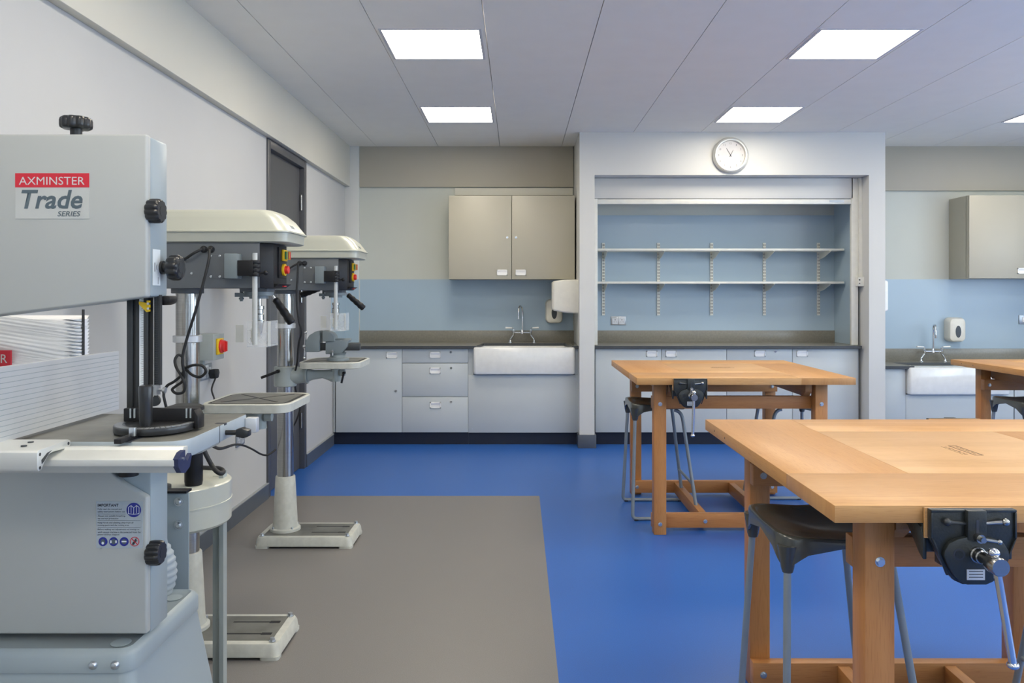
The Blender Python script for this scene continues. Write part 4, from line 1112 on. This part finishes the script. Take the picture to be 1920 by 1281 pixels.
# label plate
m = MB(); m.box(-1.100, -.938, YB0 - .001, YB0, 1.5265, 1.626); lp = m.build('label_plate', 'sticker', ud)
m = MB(); m.box(-1.100, -.938, YB0 - .0016, YB0 - .001, 1.595, 1.626); m.build('red_band', 'red_flat', lp)
text('lettering', 'AXMINSTER', .1435, (-1.0915, YB0 - .0019, 1.6005), '-y', 'paper', lp, height=.0175)
text('lettering', 'Trade', .134, (-1.0865, YB0 - .0015, 1.548), '-y', 'ink_grey', lp, height=.0415, shear=.22, bold=.022)
text('lettering', 'SERIES', .0505, (-1.0075, YB0 - .0015, 1.5315), '-y', 'ink_grey', lp, height=.0115, shear=.22, bold=.015)
# notice sticker
m = MB(); m.box(-.923, -.8215, YB0 - .001, YB0, .806, .9085); st = m.build('notice_sticker', 'sticker_dark', ld)
yn = YB0 - .0014; k_ = YB0 / FPX
def sp(px, py): return ((px - 972) * k_, CAMZ - (py - 553) * k_)
x_, z_ = sp(184, 950); text('lettering', 'IMPORTANT', 38.8 * k_, (x_, yn, z_), '-y', 'ink', st, height=5.4 * k_, bold=.02)
for s_, w_, y_ in (('Fully read the manual and', 44.8, 956.8), ('safety instructions before use', 51, 961.6), ('Always use suitable breathing,', 52, 969.6), ('ear and eye protection', 38.5, 974.3),
                   ('Keep hands and clothing away from all', 66.5, 982.2), ('moving parts and the cutting area', 58.5, 987), ('Before making any adjustments to settings or', 78, 994.8),
                   ('work ensure machine is disconnected from the', 80, 999.6), ('power and has stopped', 40, 1004.6)):
    x_, z_ = sp(184, y_); text('lettering', s_, w_ * k_, (x_, yn, z_), '-y', 'ink', st, height=3.7 * k_)
m = MB()
for y_, w_ in ((963.8, 52), (976.4, 80), (989.2, 80)):
    x_, z_ = sp(184, y_); m.box(x_, x_ + w_ * k_, yn, yn + .0005, z_ - .0002, z_ + .0002)
m.build('rule_lines', 'ink', st)
def disc(cx_, cy_, r_, mi, dy=0, nm='pictogram'):
    x_, z_ = sp(cx_, cy_); q = MB(); q.cyl((x_, YB0 - .0008, z_), (x_, YB0 - .0014 - dy, z_), r_ * k_, n=32); return q, x_, z_
q, x_, z_ = disc(251.4, 956.2, 13.6, 0)
b_ = 1
def lines(q, x_, z_, segs, w, mi, y0=YB0 - .0018):
    for (a0, c0, a1, c1) in segs:
        p0 = Vector((x_ + a0 * k_, 0, z_ + c0 * k_)); p1 = Vector((x_ + a1 * k_, 0, z_ + c1 * k_)); d = (p1 - p0).normalized(); n_ = Vector((-d.z, 0, d.x)) * w * k_ / 2
        q.prism([((p0 + n_).x, (p0 + n_).z), ((p0 - n_).x, (p0 - n_).z), ((p1 - n_).x, (p1 - n_).z), ((p1 + n_).x, (p1 + n_).z)], 'y', y0, YB0 - .0012, m=mi)
lines(q, x_, z_, [(0, 4, 0, -8), (0, 4, -5, 8.5), (0, 4, 5, 8.5), (-5, 8.5, -10, 5), (5, 8.5, 10, 5), (-10, 5, -10, -7), (10, 5, 10, -7), (-10, -7, 0, -8), (10, -7, 0, -8), (-5, 8.5, -5, -5.5), (5, 8.5, 5, -5.5)], .8, 1)
q.build('pictogram', ['sign_blue', 'sticker_white'], st)
for i, cx_ in enumerate((193.6, 213.5, 233.3)):
    q, x_, z_ = disc(cx_, 1015.6, 8.4, 0)
    q.prism([(x_ + 4.2 * k_ * math.cos(a), z_ + (5 * math.sin(a)) * k_) for a in [2 * math.pi * j / 20 for j in range(20)]], 'y', YB0 - .0018, YB0 - .0012, m=2)
    if i == 0: q.prism([(x_ + 2.4 * k_ * math.cos(a), z_ + (-2.6 + 2.6 * math.sin(a)) * k_) for a in [2 * math.pi * j / 16 for j in range(16)]], 'y', YB0 - .0021, YB0 - .0016, m=1)
    if i == 1:
        for s_ in (-1, 1): q.prism([(x_ + (s_ * 4.8 + 1.5 * math.cos(a)) * k_, z_ + 3 * math.sin(a) * k_) for a in [2 * math.pi * j / 16 for j in range(16)]], 'y', YB0 - .0021, YB0 - .0016, m=1)
    if i == 2: q.box(x_ - 4.6 * k_, x_ + 4.6 * k_, YB0 - .0021, YB0 - .0016, z_ - .8 * k_, z_ + 1.8 * k_, 1)
    q.build('pictogram', ['sign_blue', 'sticker_white', 'ink_grey'], st)
q = MB(); x_, z_ = sp(253, 1015.4)
N_ = 32; outer = [(x_ + 8.6 * k_ * math.cos(2 * math.pi * j / N_), z_ + 8.6 * k_ * math.sin(2 * math.pi * j / N_)) for j in range(N_)]
for j in range(N_):
    a0, a1 = 2 * math.pi * j / N_, 2 * math.pi * (j + 1) / N_
    q.prism([(x_ + r_ * k_ * math.cos(a), z_ + r_ * k_ * math.sin(a)) for r_, a in ((7.7, a0), (8.8, a0), (8.8, a1), (7.7, a1))], 'y', YB0 - .0018, YB0 - .0008, m=0)
q.prism([(x_ + a_ * k_, z_ + c_ * k_) for a_, c_ in ((-5, -6), (-1, -6), (1, -2), (5, 2), (4, 3), (2, 1), (4, 6), (2, 6), (0, 3), (-2, 0), (-4, -2))], 'y', YB0 - .0015, YB0 - .0008, m=1)
lines(q, x_, z_, [(-6, 6, 6, -6)], 1.2, 0, YB0 - .0021)
q.build('pictogram', ['red_flat', 'ink'], st)
# knobs
m = MB(); m.cyl((-.995, 1.80, 1.708), (-.995, 1.80, 1.736), .0125, n=20); fluted(m, (-.995, 1.80, 1.733), (0, 0, 1), .034, .026, fl=10); m.build('tension_knob', 'knob_black', bs, angle=45)
for z_, yy in ((1.545, 1.768), (.79, 1.768)):
    m = MB(); fluted(m, (XS - .004, yy, z_), (1, 0, 0), .0275, .030, fl=11); m.cyl((XS + .024, yy, z_), (XS + .0265, yy, z_), .012, n=20); m.build('door_knob', 'knob_black', bs, angle=45)
m = MB(); m.cyl((XS - .004, 1.822, 1.422), (XS + .006, 1.822, 1.422), .0155, n=20); m.cyl((XS, 1.822, 1.422), (XS + .022, 1.822, 1.422), .0105, n=20); fluted(m, (XS + .018, 1.822, 1.422), (1, 0, 0), .0295, .027, fl=10); m.cyl((XS + .044, 1.822, 1.422), (XS + .0455, 1.822, 1.422), .013, n=20)
m.build('tracking_knob', 'knob_black', bs, angle=45)
m = MB(); m.box(XS - .0005, XS + .0006, 1.778, 1.815, 1.381, 1.462, 0)
sw = m.build('scale_sticker', 'sticker_white', uh)
m = MB(); m.box(XS + .0006, XS + .0010, 1.786, 1.788, 1.412, 1.432); m.box(XS + .0006, XS + .0010, 1.803, 1.8042, 1.384, 1.40)
for j in range(10):
    a0, a1 = R(150 + j * 6), R(156 + j * 6)
    m.prism([(1.808 + r_ * math.cos(a), 1.422 + r_ * math.sin(a)) for r_, a in ((.011, a0), (.0125, a0), (.0125, a1), (.011, a1))], 'x', XS + .0006, XS + .001)
m.build('scale_print', 'ink', sw)
m = MB(); m.prism([(-.838, 1.358), (-.838, 1.34), (-.815, 1.335), (-.799, 1.342), (-.799, 1.358)], 'y', 1.835, 1.88); m.build('blade_guide_block', 'black_plastic', bs, bevel=.006)
m = MB(); m.cyl((XS - .045, YB0 + .012, 1.0), (XS - .045, YB0 + .012, .962), .02, n=24); m.build('table_screw', 'black_plastic', bs)
# guide post with scale
yg = 1.815
m = MB(); m.box(-.889, -.875, yg, yg + .012, 1.092, 1.36); m.box(-.869, -.858, yg, yg + .012, 1.092, 1.36); m.box(-.889, -.858, yg + .012, yg + .016, 1.092, 1.36); m.box(-.849, -.838, yg - .004, yg + .012, 1.092, 1.36)
gp = m.build('guide_post', 'dark_metal', bs, bevel=.001)
MB().box(-.875, -.869, yg + .004, yg + .012, 1.092, 1.36).build('guide_slot', 'rubber', gp)
m = MB(); m.box(-.8585, -.8485, yg - .0035, yg + .003, 1.10, 1.36); m.cur = 1
z_ = 1.105; i = 0
while z_ < 1.355:
    m.box(-.8535 + (0 if i % 5 else -.002), -.8490, yg - .0038, yg - .0034, z_, z_ + .0006); z_ += .004; i += 1
m.build('depth_scale', ['sticker_white', 'ink'], gp)
m = MB(); m.box(-.838, -.826, yg + .002, yg + .012, 1.13, 1.36); m.build('blade_guard', 'rubber', gp)
m = MB(); m.box(-.826, -.8235, yg - .006, yg + .01, 1.13, 1.36); m.cur = 1
m.box(-.8235, -.8125, yg, yg + .010, 1.155, 1.36, 1)
z_ = 1.16
while z_ < 1.355: m.box(-.8235, -.8170, yg - .0022, yg, z_, z_ + .002, 1); z_ += .004
m.build('rack_bar', ['steel', 'dark_metal'], gp)
m = MB(); m.prism([(-.8555, 1.345), (-.838, 1.3415), (-.838, 1.347), (-.8325, 1.347), (-.8325, 1.3225), (-.8385, 1.321), (-.8555, 1.339)], 'y', yg - .012, yg - .0045, m=0)
for z_ in (1.340, 1.329): m.cyl((-.834, yg - .014, z_), (-.834, yg - .006, z_), .0028, n=10, m=1)
m.build('pointer', ['yellow', 'zinc'], gp)
m = MB(); m.box(-.838, -.816, yg - .012, yg + .010, 1.133, 1.156, 0); m.cyl((-.816, yg, 1.145), (-.803, yg, 1.143), .003, n=10, m=0); m.cyl((-.806, yg, 1.1435), (-.800, yg, 1.143), .007, n=12, m=0); m.cyl((-.84, yg - .012, 1.145), (-.84, yg - .004, 1.145), .007, n=14, m=0)
m.cyl((-.826, yg - .001, 1.12), (-.826, yg + .005, 1.12), .013, n=20, m=1); m.box(-.834, -.8325, yg, yg + .004, 1.06, 1.14, 0)
m.build('blade_guides', ['brushed', 'dark_metal'], gp)
# table
TZ = 1.06
m = MB(); tp = [(-1.12, 1.635), (-.735, 1.635), (-.708, 1.641), (-.690, 1.658), (-.684, 1.685), (-.684, 2.010), (-.69, 2.018), (-1.12, 2.018)]
m.prism(tp, 'z', TZ - .038, TZ)
tb = m.build('saw_table', ['cast_side', 'cast'], bs, bevel=.002)
for p in tb.data.polygons:
    if p.normal.z > .9: p.material_index = 1
m = MB(); m.box(-.684 - .022, -.684 + .0005, 1.86, 1.875, TZ - .004, TZ + .0004); m.box(-.816, -.79, 1.63, 2.018, TZ - .001, TZ + .0004); m.box(-.684, -.6832, 1.83, 1.832, TZ - .038, TZ)
m.build('table_slot', 'ink', tb)
m = MB(); m.cyl((-.69, 1.87, TZ - .022), (-.652, 1.87, TZ - .022), .006, n=14); m.prism([(-.657, TZ - .030), (-.640, TZ - .034), (-.628, TZ - .030), (-.628, TZ - .016), (-.645, TZ - .010), (-.657, TZ - .013)], 'y', 1.858, 1.882); m.build('table_pin', 'knob_black', bs, bevel=.002)
m = MB(); m.box(-.684, -.655, 2.0, 2.022, TZ - .045, TZ - .008); m.build('rear_rail_end', 'alu', bs, bevel=.002)
m = MB(); m.prism([(-.86, 1.022), (-.72, 1.022), (-.74, .99), (-.86, .96)], 'y', 1.87, 1.98); m.build('trunnion', 'saw_grey', bs, bevel=.004)
# fence rail
rp = [(1.622, 1.054), (1.601, 1.056), (1.597, 1.050), (1.563, 1.042), (1.556, 1.0385), (1.557, 1.026), (1.561, 1.024), (1.572, 1.010), (1.622, 1.010)]
m = MB(); m.prism(rp, 'x', -1.45, -.670); m.build('fence_rail', 'alu_white', bs, bevel=.001)
m = MB(); m.prism([(1.556, 1.040), (1.572, 1.050), (1.590, 1.052), (1.590, 1.034), (1.600, 1.028), (1.618, 1.040), (1.622, 1.034), (1.612, 1.014), (1.590, 1.006), (1.572, 1.010), (1.558, 1.024)], 'x', -.672, -.662); ec = m.build('rail_end_cap', 'navy', bs)
m = MB(); m.cyl((-.662, 1.580, 1.036), (-.660, 1.580, 1.036), .003, n=10); m.build('screw', 'zinc', bs)
m = MB(); m.box(-.87, -.70, 1.622, 1.635, 1.018, 1.052); m.build('rail_bracket', 'cast_side', bs)
# stand
def so(i, z, r, grow=0): return [(a_, b_, z) for a_, b_ in rrect(-1.42 + i - grow, -.815 - i + grow, 1.690 + i - grow, 2.065 - i + grow, r, 6)]
m = MB(); m.loft([so(0, .560, .035), so(-.001, .566, .036), so(0, .592, .035), so(.006, .602, .03), so(.016, .606, .022), so(.024, .601, .018)]); stt = m.build('stand_top', 'saw_blue', bs, angle=40)
m = MB(); m.loft([so(0, 0, .02, .075), so(.004, .5605, .03)]); m.build('stand_body', 'saw_blue', bs, angle=40)
m = MB(); m.box(-.945, -.944, 1.60, 1.695, .0, .555)
for x_ in (-.898, -.852):
    m = MB(); m.lathe([(.0095, 0), (.009, .003), (.006, .007), (.001, .0085)], (x_, 1.690, .578), (0, -1, 0), 18); m.build('rivet', 'zinc', stt)
for x_, y_ in ((-.865, 1.742), (-.862, 2.0)):
    m = MB(); m.lathe([(.021, 0), (.021, .0012), (.016, .0016)], (x_, y_, .602), (0, 0, 1), 24); m.build('boss', 'saw_blue', stt)

# rip fence
rf = thing('rip_fence', 'tall ribbed aluminium rip fence standing on the bandsaw table', 'fence', (-1.026, 1.78, 1.06))
m = MB(); y0_, y1_ = 1.50, 2.055
m.box(-1.040, -1.0285, y0_, y1_, 1.066, 1.216, 0); m.box(-1.0286, -1.0272, y0_ + .001, y1_ - .001, 1.067, 1.2148, 1)
z_ = 1.066; n_ = 14; h_ = .150 / n_
for i in range(n_): m.box(-1.0285, -1.026, y0_, y1_, z_ + i * h_ + .0008, z_ + (i + 1) * h_ - .0008, 0)
m.build('fence_plate', ['alu', 'cast_side'], rf)
cp = [(1.512, 1.062), (1.612, 1.0645), (1.620, 1.061), (1.620, 1.052), (1.612, 1.048), (1.560, 1.050), (1.545, 1.048), (1.530, 1.034), (1.522, 1.024), (1.512, 1.022), (1.508, 1.028), (1.508, 1.058)]
cp = [(a_, b_ + .004) for a_, b_ in cp]
m = MB(); m.prism(cp, 'x', -1.42, -.907); ca = m.build('carriage', 'alu_white', rf, bevel=.0008)
m = MB()
for a_, b_ in ((1.5165, 1.0575), (1.5165, 1.032), (1.6125, 1.0605)): m.cyl((-.9075, a_, b_), (-.9065, a_, b_), .0032, n=14)
m.prism([(1.521, 1.046), (1.540, 1.056), (1.556, 1.058), (1.545, 1.054), (1.530, 1.042), (1.522, 1.038)], 'x', -.9075, -.9065)
for a_, b_ in ((1.545, -.955), (1.583, -.965)): m.cyl((b_, a_, 1.0672), (b_, a_, 1.0695), .0055, n=14)
m.build('screw_channel', 'dark_metal', ca)

# mitre gauge
mg = thing('mitre_gauge', 'black mitre gauge with upright handle on the bandsaw table', 'mitre gauge', (-.803, 1.75, 1.06))
m = MB(); pts = [(-.800 + .086 * math.cos(a), 1.775 + .10 * math.sin(a)) for a in [math.pi + math.pi * j / 24 for j in range(25)]]
m.prism(pts + [(-.714, 1.79), (-.886, 1.79)], 'z', TZ + .003, TZ + .018); m.build('protractor_base', 'knob_black', mg, bevel=.002)
m = MB()
for j in range(24):
    a0, a1 = math.pi + math.pi * (j + .2) / 24, math.pi + math.pi * (j + 1) / 24
    m.prism([(-.800 + .086 * r_ * math.cos(a), 1.775 + .10 * r_ * math.sin(a)) for r_, a in ((.80, a0), (.97, a0), (.97, a1), (.80, a1))], 'z', TZ + .0175, TZ + .0186)
m.build('angle_scale', 'brushed', mg)
m = MB(); m.box(-.880, -.714, 1.782, 1.797, TZ + .004, TZ + .047); m.prism([(-.80, 1.797), (-.72, 1.797), (-.722, 1.84), (-.745, 1.872), (-.775, 1.882), (-.80, 1.872)], 'z', TZ + .036, TZ + .046)
m.prism([(-.714, TZ + .047), (-.705, TZ + .032), (-.705, TZ + .004), (-.714, TZ + .004)], 'y', 1.76, 1.797)
m.build('fence_block', 'black_plastic', mg, bevel=.002)
m = MB()
for sx_ in (-.865, -.740): m.box(sx_, sx_ + .003, 1.779, 1.782, TZ + .026, TZ + .047); m.box(sx_ + .009, sx_ + .012, 1.779, 1.782, TZ + .026, TZ + .047)
m.build('slot', 'cast_side', mg)
m = MB(); m.lathe([(.0115, 0), (.0130, .01), (.0140, .05), (.0150, .082), (.0140, .0855), (.010, .087)], (-.802, 1.722, TZ + .018), (0, 0, 1), 32); m.build('handle', 'knob_black', mg, angle=45)
m = MB(); m.box(-.812, -.797, 1.605, 1.69, TZ + .0004, TZ + .010); m.build('guide_bar', 'black_plastic', mg, bevel=.001)
m = MB(); m.box(-.803, -.79, 1.648, 1.656, TZ + .008, TZ + .026); m.build('stop_block', 'zinc', mg, bevel=.001)

# ------------------------------------------------------------------ DUST EXTRACTOR behind the saw
de = thing('dust_extractor', 'cream drum shaped dust extractor with white filter bag behind the bandsaw', 'dust extractor', (-1.05, 2.42, 0))
dc = (-1.035, 2.42)
m = MB(); m.lathe([(.150, .672), (.158, .680), (.158, .738), (.160, .7385), (.160, .742), (.158, .743), (.158, .794), (.152, .799), (.05, .800)], (dc[0], dc[1], 0), (0, 0, 1), 64); m.build('impeller_housing', 'drill_cream', de, angle=40)
m = MB(); m.lathe([(.024, .80), (.026, .812), (.026, .95)], (-.958, 2.36, 0), (0, 0, 1), 24); m.build('motor', 'black_plastic', de)
m = MB(); m.lathe([(.030, .80), (.030, .812), (.018, .815), (.018, .84)], (-1.03, 2.30, 0), (0, 0, 1), 28); m.build('inlet_flange', 'dark_metal', de)
m = MB(); m.box(-.944, -.912, 2.47, 2.475, 0, .80); m.box(-.915, -.902, 2.445, 2.475, 0, .820); 
m.cur = 1
m.build('leg', 'drill_light', de)
m = MB(); m.box(-1.25, -1.22, 2.45, 2.475, 0, .67); m.build('leg', 'drill_light', de)
m = MB(); m.box(-1.05, -.880, 2.135, 2.14, .30, .831); br = m.build('bracket_panel', 'saw_blue', de, bevel=.001)
m = MB(); m.box(-1.05, -.882, 2.125, 2.16, .832, .838); m.build('gasket', 'black_plastic', br)
for z_ in (.808, .746):
    m = MB(); m.cyl((-.906, 2.135, z_), (-.906, 2.132, z_), .012, n=18); m.lathe([(.008, 0), (.008, .004), (.005, .006)], (-.906, 2.132, z_), (0, -1, 0), 14); m.build('bolt', 'zinc', br)
# flexible hose
pts = []; rad = []
for i in range(120):
    f_ = i / 119; a_ = R(-60 + 200 * f_)
    pts.append(Vector((-.965 + .035 * math.cos(a_) , 1.98 + .09 * f_, .70 + .075 * math.sin(a_)))); rad.append(.055 + .0022 * math.sin(i * 1.9))
m = MB(); 
rings = []
for i in range(90):
    f_ = i / 89; a_ = R(80 - 160 * f_); c_ = Vector((-1.015 + .092 * math.cos(a_), 2.03, .655 + .085 * math.sin(a_)))
    rings.append((c_, .052 + .0018 * math.sin(i * 1.57)))
m.tube([c for c, r in rings], .05, 28, radii=[r for c, r in rings]); m.build('hose', 'cast_side', de, angle=70)
# bag
from mathutils import noise as mnoise
def bagring(z, g):
    o = []; base = rrect(-1.66 + g, -1.251 - g, 2.275 + g * .4, 2.345 - g * .4, .014, 4)
    n_ = len(base)
    for i in range(n_):
        p0, p1 = Vector(base[i]), Vector(base[(i + 1) % n_]); L_ = (p1 - p0).length; k__ = 34 if L_ > .2 else (4 if L_ > .03 else 1)
        for j in range(k__):
            p = p0.lerp(p1, j / k__)
            w_ = mnoise.noise(Vector((p.x * 9 + 3 * z, p.y * 9, z * 24))) * .011 + mnoise.noise(Vector((p.x * 40, p.y * 20, z * 55))) * .0035
            q_ = min(1, max(0, (p.x + 1.66) * 12)) * min(1, max(.15, (-1.251 - p.x) * 14))
            sgn = -1 if p.y < 2.31 else 1
            o.append((p.x, p.y + sgn * w_ * q_, z))
    return o
m = MB(); m.loft([bagring(.82, .03)] + [bagring(.84 + k * .010, 0) for k in range(49)] + [bagring(1.33, .012)])
bg = m.build('filter_bag', 'bag', de, angle=60)
MB().box(-1.2535, -1.2480, 2.2965, 2.3025, .9, 1.318).build('bag_seam', 'dark_metal', bg)
m = MB(); m.box(-1.64, -1.436, 2.262, 2.2685, 1.156, 1.203); lb = m.build('bag_label', 'red_flat', bg)
text('lettering', 'AXMINSTER', .186, (-1.631, 2.2614, 1.167), '-y', 'paper', lb, height=.025)
m = MB(); m.cyl((-1.30, 2.3, .90), (-1.13, 2.38, .74), .06, n=24); m.build('outlet_duct', 'drill_cream', de)
# heavy cable looping over the extractor
tag(MB().tube([at(380, 838, 2.3), at(388, 856, 2.3), at(398, 874, 2.3), at(405, 883, 2.28), at(414, 888, 2.28), at(419, 884, 2.3), at(412, 879, 2.33), at(398, 878, 2.4), at(376, 877, 2.45)], .0068, 10, smooth=8).build('looped_cable', 'rubber', angle=60),
    'thick black cable hooked in a loop at the rim of the cream extractor drum', 'cable')
